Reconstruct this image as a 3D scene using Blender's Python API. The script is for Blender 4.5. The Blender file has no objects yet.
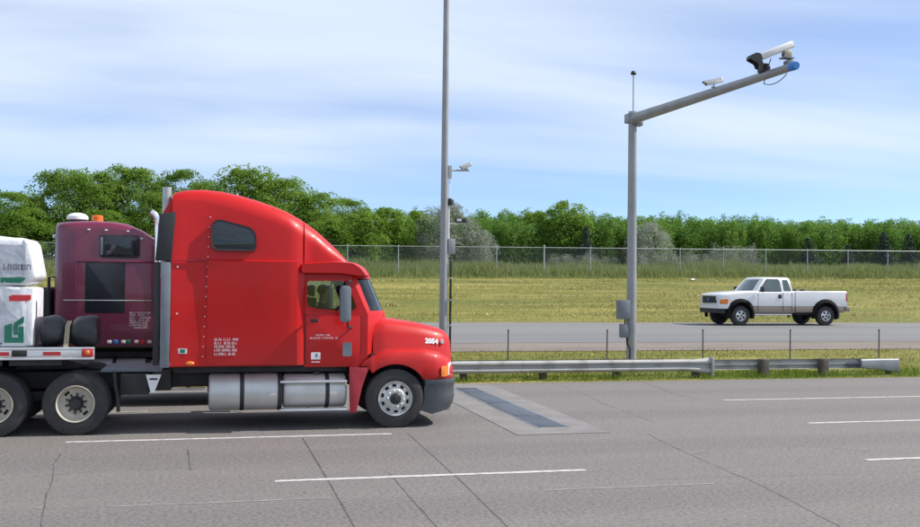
import bpy, bmesh, math, random
import numpy as np
from mathutils import Vector, Matrix

random.seed(7)
RNG = np.random.default_rng(11)
scene = bpy.context.scene
COL = scene.collection
PI = math.pi

# ------------------------------------------------------------------ camera, sky, sun, exposure
CAM_H, YAW, PITCH, ROLL, FPX = 2.531, 0.2349, 0.0211, 0.0096, 1000.0
cd = bpy.data.cameras.new('camera')
cam = bpy.data.objects.new('camera', cd)
COL.objects.link(cam)
cd.sensor_fit = 'HORIZONTAL'
cd.sensor_width = 36.0
cd.lens = FPX / 920.0 * 36.0
cd.clip_start = 0.1
cd.clip_end = 6000
_R = Vector((math.cos(YAW), -math.sin(YAW), 0))
_D = Vector((math.sin(YAW), math.cos(YAW), 0))
_Z = Vector((0, 0, 1))
_F = _D * math.cos(PITCH) + _Z * math.sin(PITCH)
_U = -_D * math.sin(PITCH) + _Z * math.cos(PITCH)
_R2 = _R * math.cos(ROLL) + _U * math.sin(ROLL)
_U2 = -_R * math.sin(ROLL) + _U * math.cos(ROLL)
cam.matrix_world = Matrix(((_R2.x, _U2.x, -_F.x, 0), (_R2.y, _U2.y, -_F.y, 0), (_R2.z, _U2.z, -_F.z, CAM_H), (0, 0, 0, 1)))
scene.camera = cam

SUN_EL = math.radians(44)
SUN_AZ = math.radians(-5)      # angle from +X in the XY plane (towards -Y)
sun_dir = Vector((math.cos(SUN_EL) * math.cos(SUN_AZ), math.cos(SUN_EL) * math.sin(SUN_AZ), math.sin(SUN_EL)))

w = bpy.data.worlds.new('World')
scene.world = w
w.use_nodes = True
nt = w.node_tree
for n in list(nt.nodes):
    nt.nodes.remove(n)
def wn(t, **k):
    n = nt.nodes.new(t)
    for a, b in k.items():
        setattr(n, a, b)
    return n
sky = wn('ShaderNodeTexSky', sky_type='NISHITA')
sky.sun_disc = False
sky.sun_elevation = SUN_EL
sky.sun_rotation = math.atan2(sun_dir.x, sun_dir.y)
sky.altitude = 900
sky.air_density = 0.8
sky.dust_density = 0.15
sky.ozone_density = 3.0
tc = wn('ShaderNodeTexCoord')
sep = wn('ShaderNodeSeparateXYZ')
nt.links.new(tc.outputs['Generated'], sep.inputs[0])
# clouds: project the view direction on a high flat layer, streaked by wind
zadd = wn('ShaderNodeMath', operation='ADD'); zadd.inputs[1].default_value = 0.10
zmax = wn('ShaderNodeMath', operation='MAXIMUM'); zmax.inputs[1].default_value = 0.02
nt.links.new(sep.outputs[2], zmax.inputs[0]); nt.links.new(zmax.outputs[0], zadd.inputs[0])
dx = wn('ShaderNodeMath', operation='DIVIDE'); dy = wn('ShaderNodeMath', operation='DIVIDE')
nt.links.new(sep.outputs[0], dx.inputs[0]); nt.links.new(zadd.outputs[0], dx.inputs[1])
nt.links.new(sep.outputs[1], dy.inputs[0]); nt.links.new(zadd.outputs[0], dy.inputs[1])
comb = wn('ShaderNodeCombineXYZ')
nt.links.new(dx.outputs[0], comb.inputs[0]); nt.links.new(dy.outputs[0], comb.inputs[1])
mp = wn('ShaderNodeMapping')
mp.inputs['Rotation'].default_value = (0, 0, math.radians(16))
mp.inputs['Scale'].default_value = (0.38, 1.1, 1)
mp.inputs['Location'].default_value = (2.3, 0.9, 0)
nt.links.new(comb.outputs[0], mp.inputs[0])
n1 = wn('ShaderNodeTexNoise'); n1.inputs['Scale'].default_value = 1.0; n1.inputs['Detail'].default_value = 9; n1.inputs['Roughness'].default_value = 0.46; n1.inputs['Distortion'].default_value = 0.35
nt.links.new(mp.outputs[0], n1.inputs['Vector'])
n2 = wn('ShaderNodeTexNoise'); n2.inputs['Scale'].default_value = 0.33; n2.inputs['Detail'].default_value = 3
nt.links.new(mp.outputs[0], n2.inputs['Vector'])
am = wn('ShaderNodeMath', operation='ADD')
nt.links.new(n1.outputs['Fac'], am.inputs[0]); nt.links.new(n2.outputs['Fac'], am.inputs[1])
cr = wn('ShaderNodeMapRange'); cr.interpolation_type = 'SMOOTHSTEP'
cr.inputs['From Min'].default_value = 0.70; cr.inputs['From Max'].default_value = 1.14
cr.inputs['To Min'].default_value = 0.22; cr.inputs['To Max'].default_value = 0.84
nt.links.new(am.outputs[0], cr.inputs['Value'])
# the layer thins out towards the horizon haze
hz = wn('ShaderNodeMapRange'); hz.interpolation_type = 'SMOOTHSTEP'
hz.inputs['From Min'].default_value = 0.05; hz.inputs['From Max'].default_value = 0.15
nt.links.new(sep.outputs[2], hz.inputs['Value'])
cm = wn('ShaderNodeMath', operation='MULTIPLY')
nt.links.new(cr.outputs[0], cm.inputs[0]); nt.links.new(hz.outputs[0], cm.inputs[1])
mix = wn('ShaderNodeMixRGB'); mix.inputs['Color2'].default_value = (5.7, 6.4, 7.3, 1)
nt.links.new(cm.outputs[0], mix.inputs['Fac'])
tint = wn('ShaderNodeMixRGB', blend_type='MULTIPLY'); tint.inputs['Fac'].default_value = 1.0
tint.inputs['Color2'].default_value = (0.87, 0.95, 1.10, 1)
nt.links.new(sky.outputs[0], tint.inputs['Color1'])
nt.links.new(tint.outputs[0], mix.inputs['Color1'])
bg = wn('ShaderNodeBackground'); bg.inputs['Strength'].default_value = 0.118
nt.links.new(mix.outputs[0], bg.inputs['Color'])
wo = wn('ShaderNodeOutputWorld')
nt.links.new(bg.outputs[0], wo.inputs['Surface'])

sl = bpy.data.lights.new('sun', 'SUN')
sl.energy = 4.5
sl.angle = math.radians(0.53)
sl.color = (1.0, 0.95, 0.87)
so = bpy.data.objects.new('sun', sl)
so.rotation_euler = sun_dir.to_track_quat('Z', 'Y').to_euler()
so.location = (60, -20, 90)
COL.objects.link(so)

scene.view_settings.view_transform = 'Standard'
scene.view_settings.look = 'None'
scene.view_settings.exposure = 0.37
scene.view_settings.gamma = 1.0
scene.cycles.max_bounces = 8
scene.cycles.transparent_max_bounces = 12

# ------------------------------------------------------------------ materials
MATS = {}
def new_mat(name):
    m = bpy.data.materials.new(name); m.use_nodes = True
    b = m.node_tree.nodes['Principled BSDF']
    MATS[name] = m
    return m, b, m.node_tree
def paint(name, col, rough=0.35, metal=0.0, coat=0.0, var=0.06, scale=3.0, bump=0.0, bscale=60.0, spec=0.5, dirt=None):
    """painted / cast surface: colour with faint procedural wear and grain"""
    m, b, t = new_mat(name)
    tcn = t.nodes.new('ShaderNodeTexCoord')
    n = t.nodes.new('ShaderNodeTexNoise'); n.inputs['Scale'].default_value = scale; n.inputs['Detail'].default_value = 6
    t.links.new(tcn.outputs['Object'], n.inputs['Vector'])
    r = t.nodes.new('ShaderNodeMixRGB')
    lo = tuple(max(0, c * (1 - var)) for c in col) + (1,)
    hi = tuple(min(1, c * (1 + var)) for c in col) + (1,)
    if dirt:
        lo = tuple(dirt) + (1,)
        hi = tuple(col) + (1,)
    r.inputs['Color1'].default_value = lo; r.inputs['Color2'].default_value = hi
    mr = t.nodes.new('ShaderNodeMapRange'); mr.inputs['From Min'].default_value = 0.32; mr.inputs['From Max'].default_value = 0.62 if dirt is None else 0.5
    t.links.new(n.outputs['Fac'], mr.inputs['Value'])
    t.links.new(mr.outputs[0], r.inputs['Fac'])
    t.links.new(r.outputs[0], b.inputs['Base Color'])
    b.inputs['Roughness'].default_value = rough; b.inputs['Metallic'].default_value = metal
    b.inputs['Coat Weight'].default_value = coat; b.inputs['Coat Roughness'].default_value = 0.06
    b.inputs['Specular IOR Level'].default_value = spec
    if bump:
        n3 = t.nodes.new('ShaderNodeTexNoise'); n3.inputs['Scale'].default_value = bscale; n3.inputs['Detail'].default_value = 4
        t.links.new(tcn.outputs['Object'], n3.inputs['Vector'])
        bp = t.nodes.new('ShaderNodeBump'); bp.inputs['Strength'].default_value = bump; bp.inputs['Distance'].default_value = 0.02
        t.links.new(n3.outputs['Fac'], bp.inputs['Height']); t.links.new(bp.outputs[0], b.inputs['Normal'])
    return m
RED = paint('red_paint', (0.51, 0.005, 0.006), 0.42, coat=0.18, spec=0.25, var=0.05, scale=1.5)
SKIRT = paint('shaded_red_paint', (0.36, 0.022, 0.035), 0.6, var=0.1)  # body red with the shade of the recessed skirt put into its colour
def road_film(m, dust, z0, z1, amt):
    t = m.node_tree; b = t.nodes['Principled BSDF']
    src = b.inputs['Base Color'].links[0].from_socket
    tcn = t.nodes.new('ShaderNodeTexCoord'); sp = t.nodes.new('ShaderNodeSeparateXYZ'); t.links.new(tcn.outputs['Object'], sp.inputs[0])
    n = t.nodes.new('ShaderNodeTexNoise'); n.inputs['Scale'].default_value = 2.2; n.inputs['Detail'].default_value = 7; n.inputs['Roughness'].default_value = 0.65
    t.links.new(tcn.outputs['Object'], n.inputs['Vector'])
    mr = t.nodes.new('ShaderNodeMapRange'); mr.interpolation_type = 'SMOOTHSTEP'; mr.inputs['From Min'].default_value = z0; mr.inputs['From Max'].default_value = z1; mr.inputs['To Min'].default_value = 1; mr.inputs['To Max'].default_value = 0.12
    t.links.new(sp.outputs[2], mr.inputs['Value'])
    m1 = t.nodes.new('ShaderNodeMath'); m1.operation = 'MULTIPLY'; t.links.new(mr.outputs[0], m1.inputs[0]); t.links.new(n.outputs['Fac'], m1.inputs[1])
    m2 = t.nodes.new('ShaderNodeMath'); m2.operation = 'MULTIPLY'; m2.inputs[1].default_value = amt; t.links.new(m1.outputs[0], m2.inputs[0])
    x = t.nodes.new('ShaderNodeMixRGB'); x.inputs[2].default_value = (*dust, 1); t.links.new(m2.outputs[0], x.inputs[0]); t.links.new(src, x.inputs[1])
    t.links.new(x.outputs[0], b.inputs['Base Color'])
    ro = t.nodes.new('ShaderNodeMath'); ro.operation = 'MULTIPLY_ADD'; ro.inputs[1].default_value = 0.5; ro.inputs[2].default_value = b.inputs['Roughness'].default_value
    t.links.new(m2.outputs[0], ro.inputs[0]); t.links.new(ro.outputs[0], b.inputs['Roughness'])
road_film(RED, (0.22, 0.12, 0.10), 0.9, 2.0, 0.22)
PURPLE = paint('burgundy_paint', (0.175, 0.010, 0.048), 0.3, coat=0.6, var=0.06, scale=1.5)
road_film(PURPLE, (0.12, 0.085, 0.085), 1.1, 2.2, 0.5)
WHITEP = paint('white_paint', (0.78, 0.78, 0.78), 0.3, coat=0.6, var=0.03)
BEIGE = paint('beige_paint', (0.235, 0.19, 0.155), 0.38, coat=0.3, var=0.06)
BLACK = paint('black_plastic', (0.022, 0.023, 0.026), 0.55, var=0.2, bump=0.05)
CHASSIS = paint('chassis_black', (0.018, 0.018, 0.019), 0.6, var=0.3, scale=5, bump=0.1)
RUBBER = paint('tyre_rubber', (0.030, 0.030, 0.032), 0.8, var=0.25, scale=7, bump=0.08, bscale=40)
DGREY = paint('dark_grey_bumper', (0.055, 0.060, 0.068), 0.45, var=0.12)
MGREY = paint('mid_grey_panel', (0.17, 0.19, 0.22), 0.5, var=0.12)
ALU = paint('polished_aluminium', (0.66, 0.67, 0.68), 0.34, metal=0.85, var=0.08, bump=0.03, bscale=14)
TANK = paint('brushed_tank', (0.60, 0.60, 0.59), 0.48, metal=0.5, var=0.10, scale=2.5, bump=0.04, bscale=9)
CHROME = paint('chrome', (0.8, 0.8, 0.82), 0.12, metal=1.0, var=0.02)
CREAM = paint('cream_rim', (0.50, 0.46, 0.38), 0.5, var=0.15, scale=6)
RIMM = paint('steel_rim', (0.55, 0.55, 0.54), 0.4, metal=0.35, var=0.12, scale=8)
GALV = paint('galvanised_steel', (0.40, 0.42, 0.43), 0.5, metal=0.45, var=0.16, scale=4, bump=0.05, bscale=30)
GALVP = paint('galvanised_pole', (0.30, 0.305, 0.315), 0.5, metal=0.3, var=0.12, scale=1.4, bump=0.03)
RAILW = paint('weathered_rail', (0.40, 0.40, 0.39), 0.62, metal=0.1, var=0.14, scale=2.2, bump=0.08, bscale=20, dirt=(0.27, 0.26, 0.24))
WOODP = paint('weathered_post', (0.085, 0.075, 0.058), 0.85, var=0.3, scale=9, bump=0.3, bscale=40)
TARP = paint('black_tarp', (0.030, 0.032, 0.037), 0.5, var=0.25, scale=6, bump=0.25, bscale=6)
WRAP = paint('white_wrap', (0.70, 0.71, 0.74), 0.42, var=0.07, scale=4, bump=0.9, bscale=4.5)
WRAPG = paint('grey_wrap', (0.50, 0.52, 0.57), 0.45, var=0.10, scale=4, bump=0.9, bscale=5)
GREENP = paint('green_print', (0.012, 0.16, 0.10), 0.5, var=0.05)
REDP = paint('red_print', (0.62, 0.03, 0.04), 0.45, var=0.05)
PALEP = paint('pale_print', (0.72, 0.60, 0.62), 0.5, var=0.05)
GREYP = paint('grey_print', (0.20, 0.20, 0.24), 0.5, var=0.05)
WHITEPR = paint('white_print', (0.80, 0.80, 0.80), 0.5, var=0.03)
BLUEP = paint('blue_plastic', (0.035, 0.20, 0.55), 0.4, var=0.05)
STRAP = paint('tan_strap', (0.30, 0.26, 0.17), 0.8, var=0.15, scale=20)
AMBER = paint('amber_lens', (0.75, 0.20, 0.02), 0.18, coat=0.5, var=0.04)
ORANGE = paint('orange_lens', (0.80, 0.14, 0.01), 0.25, var=0.04)
REDLENS = paint('red_lens', (0.5, 0.02, 0.02), 0.2, coat=0.5, var=0.04)
CLEARLENS = paint('clear_lens', (0.70, 0.71, 0.72), 0.12, coat=0.6, var=0.04)
CAMW = paint('camera_white', (0.70, 0.70, 0.68), 0.4, var=0.05)
CAMBEIGE = paint('camera_beige', (0.45, 0.40, 0.28), 0.5, var=0.08)
SEATM = paint('seat_cloth', (0.030, 0.033, 0.036), 0.9, var=0.2, scale=20)
SKIN = paint('skin', (0.42, 0.25, 0.17), 0.55, var=0.05)
SHIRT = paint('dark_shirt', (0.05, 0.06, 0.07), 0.9, var=0.15, scale=14)
HAIR = paint('dark_hair', (0.025, 0.018, 0.012), 0.8, var=0.2)
BARK = paint('bark', (0.10, 0.075, 0.055), 0.9, var=0.3, scale=6, bump=0.5, bscale=25)
STRIPE = paint('lane_paint', (0.52, 0.505, 0.49), 0.8, var=0.1, scale=9, dirt=(0.30, 0.285, 0.275))
FAINT = paint('worn_paint', (0.28, 0.27, 0.27), 0.8, var=0.1, scale=9, dirt=(0.20, 0.19, 0.19))
SEAL = paint('crack_sealant', (0.080, 0.074, 0.071), 0.75, var=0.3, scale=6)
PATCH = paint('pale_concrete', (0.190, 0.180, 0.174), 0.85, var=0.12, scale=1.6, bump=0.1, bscale=50)
PLATE = paint('blue_grey_plate', (0.048, 0.057, 0.078), 0.38, var=0.16, scale=3, bump=0.05)
PLATE2 = paint('blue_grey_plate_worn', (0.066, 0.076, 0.098), 0.45, var=0.2, scale=4, bump=0.05)

FLARE = paint('flare_black', (0.008, 0.008, 0.009), 0.8, var=0.2, spec=0.15)
def glass(name, col, refl=1.0, trans=1.0):
    m = bpy.data.materials.new(name); m.use_nodes = True
    t = m.node_tree
    for n in list(t.nodes): t.nodes.remove(n)
    o = t.nodes.new('ShaderNodeOutputMaterial')
    tr = t.nodes.new('ShaderNodeBsdfTransparent'); tr.inputs[0].default_value = (*col, 1)
    gl = t.nodes.new('ShaderNodeBsdfGlossy'); gl.inputs['Roughness'].default_value = 0.03
    gl.inputs['Color'].default_value = (refl, refl, refl, 1)
    fr = t.nodes.new('ShaderNodeFresnel'); fr.inputs[0].default_value = 1.5
    mx = t.nodes.new('ShaderNodeMixShader')
    t.links.new(fr.outputs[0], mx.inputs[0]); t.links.new(tr.outputs[0], mx.inputs[1]); t.links.new(gl.outputs[0], mx.inputs[2])
    t.links.new(mx.outputs[0], o.inputs[0])
    return m
GLASS = glass('window_glass', (0.78, 0.84, 0.83))
WSGLASS = glass('windshield_glass', (0.62, 0.74, 0.76))
DARKGLASS = paint('tinted_glass', (0.012, 0.018, 0.026), 0.08, coat=0.3, var=0.1)
PANELK = paint('dark_panel', (0.014, 0.018, 0.026), 0.42, var=0.2)
PKGLASS = paint('pickup_glass', (0.085, 0.115, 0.125), 0.06, coat=0.4, var=0.1)

road_film(RUBBER, (0.10, 0.09, 0.08), -0.6, 0.6, 0.5)
road_film(TANK, (0.30, 0.28, 0.25), 0.3, 0.9, 0.5)
road_film(CHASSIS, (0.07, 0.062, 0.056), 0.2, 1.2, 0.5)
def leafmat(name, c1, c2, transl=0.3, rough=0.55, scale=0.6):
    m = bpy.data.materials.new(name); m.use_nodes = True
    t = m.node_tree; b = t.nodes['Principled BSDF']; o = t.nodes['Material Output']
    geo = t.nodes.new('ShaderNodeNewGeometry')
    oi = t.nodes.new('ShaderNodeObjectInfo')
    tcn = t.nodes.new('ShaderNodeTexCoord')
    n = t.nodes.new('ShaderNodeTexNoise'); n.inputs['Scale'].default_value = scale; n.inputs['Detail'].default_value = 3
    t.links.new(geo.outputs['Position'], n.inputs['Vector'])
    a = t.nodes.new('ShaderNodeMath'); a.operation = 'MULTIPLY_ADD'; a.inputs[1].default_value = 0.55
    t.links.new(geo.outputs['Random Per Island'], a.inputs[0]); 
    s2 = t.nodes.new('ShaderNodeMath'); s2.operation = 'MULTIPLY_ADD'; s2.inputs[1].default_value = 0.7; s2.inputs[2].default_value = -0.28
    t.links.new(n.outputs['Fac'], s2.inputs[0]); t.links.new(s2.outputs[0], a.inputs[2])
    a2 = t.nodes.new('ShaderNodeMath'); a2.operation = 'MULTIPLY_ADD'; a2.inputs[1].default_value = 0.3
    t.links.new(oi.outputs['Random'], a2.inputs[0]); t.links.new(a.outputs[0], a2.inputs[2])
    mx = t.nodes.new('ShaderNodeMixRGB'); mx.inputs[1].default_value = (*c1, 1); mx.inputs[2].default_value = (*c2, 1)
    t.links.new(a2.outputs[0], mx.inputs[0])
    t.links.new(mx.outputs[0], b.inputs['Base Color'])
    b.inputs['Roughness'].default_value = rough
    b.inputs['Specular IOR Level'].default_value = 0.25 if name.startswith('leaf') else 0.06
    tl = t.nodes.new('ShaderNodeBsdfTranslucent'); t.links.new(mx.outputs[0], tl.inputs[0])
    ms = t.nodes.new('ShaderNodeMixShader'); ms.inputs[0].default_value = transl
    t.links.new(b.outputs[0], ms.inputs[1]); t.links.new(tl.outputs[0], ms.inputs[2]); t.links.new(ms.outputs[0], o.inputs[0])
    return m
LEAF_A = leafmat('leaf_broad', (0.095, 0.190, 0.024), (0.25, 0.385, 0.056), 0.55)
LEAF_B = leafmat('leaf_fresh', (0.125, 0.245, 0.028), (0.26, 0.40, 0.055), 0.55)
LEAF_H = leafmat('leaf_hedge', (0.095, 0.215, 0.032), (0.205, 0.345, 0.058), 0.55)
LEAF_O = leafmat('leaf_silver', (0.22, 0.25, 0.19), (0.42, 0.45, 0.37), 0.3)
LEAF_S = leafmat('leaf_spruce', (0.018, 0.045, 0.035), (0.045, 0.085, 0.075), 0.05)
GRASS_T = leafmat('grass_tall', (0.155, 0.21, 0.060), (0.30, 0.33, 0.145), 0.4)
GRASS_V = leafmat('grass_verge', (0.10, 0.19, 0.018), (0.25, 0.32, 0.05), 0.25, scale=1.2)
GRASS_D = leafmat('grass_dry', (0.125, 0.125, 0.015), (0.235, 0.20, 0.045), 0.25, scale=1.0)
GRASS_F = leafmat('grass_mown', (0.130, 0.134, 0.012), (0.195, 0.180, 0.022), 0.3, scale=0.4)
HAY = leafmat('cut_hay', (0.34, 0.28, 0.12), (0.52, 0.44, 0.24), 0.15)
FLOWER = paint('yellow_flower', (0.65, 0.52, 0.03), 0.7)

def ground_mat(name, build):
    m, b, t = new_mat(name)
    b.inputs['Roughness'].default_value = 0.9
    build(t, b)
    return m
def _noise(t, vec, scale, detail=6, rough=0.55, dist=0.0):
    n = t.nodes.new('ShaderNodeTexNoise'); n.inputs['Scale'].default_value = scale; n.inputs['Detail'].default_value = detail
    n.inputs['Roughness'].default_value = rough; n.inputs['Distortion'].default_value = dist
    if vec: t.links.new(vec, n.inputs['Vector'])
    return n.outputs['Fac']
def _map(t, vec, scale):
    mpn = t.nodes.new('ShaderNodeMapping'); mpn.inputs['Scale'].default_value = scale
    t.links.new(vec, mpn.inputs[0]); return mpn.outputs[0]
def _range(t, v, a, b, c=0.0, d=1.0):
    r = t.nodes.new('ShaderNodeMapRange'); r.interpolation_type = 'SMOOTHSTEP'
    r.inputs['From Min'].default_value = a; r.inputs['From Max'].default_value = b
    r.inputs['To Min'].default_value = c; r.inputs['To Max'].default_value = d
    t.links.new(v, r.inputs['Value']); return r.outputs[0]
def _mix(t, f, c1, c2, mode='MIX'):
    x = t.nodes.new('ShaderNodeMixRGB'); x.blend_type = mode
    if isinstance(f, float): x.inputs[0].default_value = f
    else: t.links.new(f, x.inputs[0])
    for i, c in ((1, c1), (2, c2)):
        if isinstance(c, tuple): x.inputs[i].default_value = (*c, 1)
        else: t.links.new(c, x.inputs[i])
    return x.outputs[0]
def _pos(t):
    return t.nodes.new('ShaderNodeNewGeometry').outputs['Position']
def _bump(t, b, h, s=0.3, d=0.01):
    bp = t.nodes.new('ShaderNodeBump'); bp.inputs['Strength'].default_value = s; bp.inputs['Distance'].default_value = d
    t.links.new(h, bp.inputs['Height']); t.links.new(bp.outputs[0], b.inputs['Normal'])
def road_build(t, b):
    p = _pos(t)
    streak = _noise(t, _map(t, p, (0.06, 0.9, 1)), 1.0, 7, 0.62)
    blot = _noise(t, _map(t, p, (0.45, 0.8, 1)), 1.0, 6, 0.62, 0.5)
    fine = _noise(t, p, 19.0, 5, 0.8)
    grit = _noise(t, p, 11.0, 6, 0.8)
    mott = _noise(t, p, 2.6, 6, 0.7)
    c = _mix(t, _range(t, streak, 0.36, 0.64), (0.128, 0.114, 0.108), (0.150, 0.136, 0.128))
    c = _mix(t, _range(t, blot, 0.42, 0.66, 0, 0.7), c, (0.148, 0.128, 0.116))
    c = _mix(t, _range(t, mott, 0.42, 0.66, 0, 0.45), c, (0.105, 0.096, 0.092))
    # worn lanes: dark oil drip band between the wheel tracks of each lane
    sp = t.nodes.new('ShaderNodeSeparateXYZ'); t.links.new(p, sp.inputs[0])
    wv = t.nodes.new('ShaderNodeMath'); wv.operation = 'MULTIPLY_ADD'; wv.inputs[1].default_value = 2 * PI / 3.7; wv.inputs[2].default_value = -2 * PI / 3.7 * 12.98 - PI / 2
    t.links.new(sp.outputs[1], wv.inputs[0])
    sn = t.nodes.new('ShaderNodeMath'); sn.operation = 'SINE'; t.links.new(wv.outputs[0], sn.inputs[0])
    an = t.nodes.new('ShaderNodeMath'); an.operation = 'MULTIPLY'; t.links.new(_range(t, sn.outputs[0], 0.1, 1.0), an.inputs[0]); t.links.new(_range(t, streak, 0.3, 0.6, 0.25, 0.8), an.inputs[1])
    c = _mix(t, an.outputs[0], c, (0.099, 0.090, 0.087))
    c = _mix(t, _range(t, fine, 0.36, 0.66, 0.0, 0.6), c, (0.255, 0.238, 0.225))
    c = _mix(t, _range(t, fine, 0.34, 0.48, 0.6, 0.0), c, (0.051, 0.048, 0.047))
    c = _mix(t, _range(t, grit, 0.25, 0.45, 0.45, 0.0), c, (0.072, 0.066, 0.064))
    t.links.new(c, b.inputs['Base Color'])
    b.inputs['Roughness'].default_value = 0.85
    _bump(t, b, fine, 0.45, 0.008)
ROAD = ground_mat('highway_concrete', road_build)
def sroad_build(t, b):
    p = _pos(t)
    s = _noise(t, _map(t, p, (0.04, 1.1, 1)), 1.0, 6, 0.6)
    f = _noise(t, p, 20.0, 3, 0.7)
    c = _mix(t, _range(t, s, 0.35, 0.65), (0.143, 0.143, 0.147), (0.185, 0.182, 0.178))
    c = _mix(t, _range(t, f, 0.3, 0.7, 0, 0.25), c, (0.231, 0.224, 0.217))
    t.links.new(c, b.inputs['Base Color']); _bump(t, b, f, 0.3)
SROAD = ground_mat('service_road_asphalt', sroad_build)
def gravel_build(t, b):
    p = _pos(t)
    s = _noise(t, _map(t, p, (0.25, 1.2, 1)), 1.0, 6, 0.6)
    f = _noise(t, p, 26.0, 5, 0.75)
    c = _mix(t, _range(t, s, 0.35, 0.65), (0.188, 0.156, 0.128), (0.256, 0.220, 0.188))
    c = _mix(t, _range(t, f, 0.35, 0.65, 0, 0.5), c, (0.136, 0.112, 0.092))
    t.links.new(c, b.inputs['Base Color']); _bump(t, b, f, 0.8, 0.03)
GRAVEL = ground_mat('gravel', gravel_build)
def soil_build(t, b):
    p = _pos(t)
    big = _noise(t, _map(t, p, (0.05, 0.22, 1)), 1.0, 6, 0.6)
    row = _noise(t, _map(t, p, (0.09, 1.0, 1)), 1.0, 5, 0.6, 0.4)
    f = _noise(t, p, 7.0, 6, 0.75)
    c = _mix(t, _range(t, big, 0.35, 0.65), (0.172, 0.160, 0.019), (0.112, 0.126, 0.012))
    c = _mix(t, _range(t, row, 0.46, 0.66, 0, 0.8), c, (0.30, 0.255, 0.060))
    c = _mix(t, _range(t, f, 0.30, 0.60, 0.25, 0.0), c, (0.105, 0.098, 0.026))
    c = _mix(t, _range(t, f, 0.55, 0.75, 0.0, 0.5), c, (0.31, 0.27, 0.08))
    t.links.new(c, b.inputs['Base Color']); _bump(t, b, f, 0.5, 0.03)
SOIL = ground_mat('mown_field', soil_build)

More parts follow.
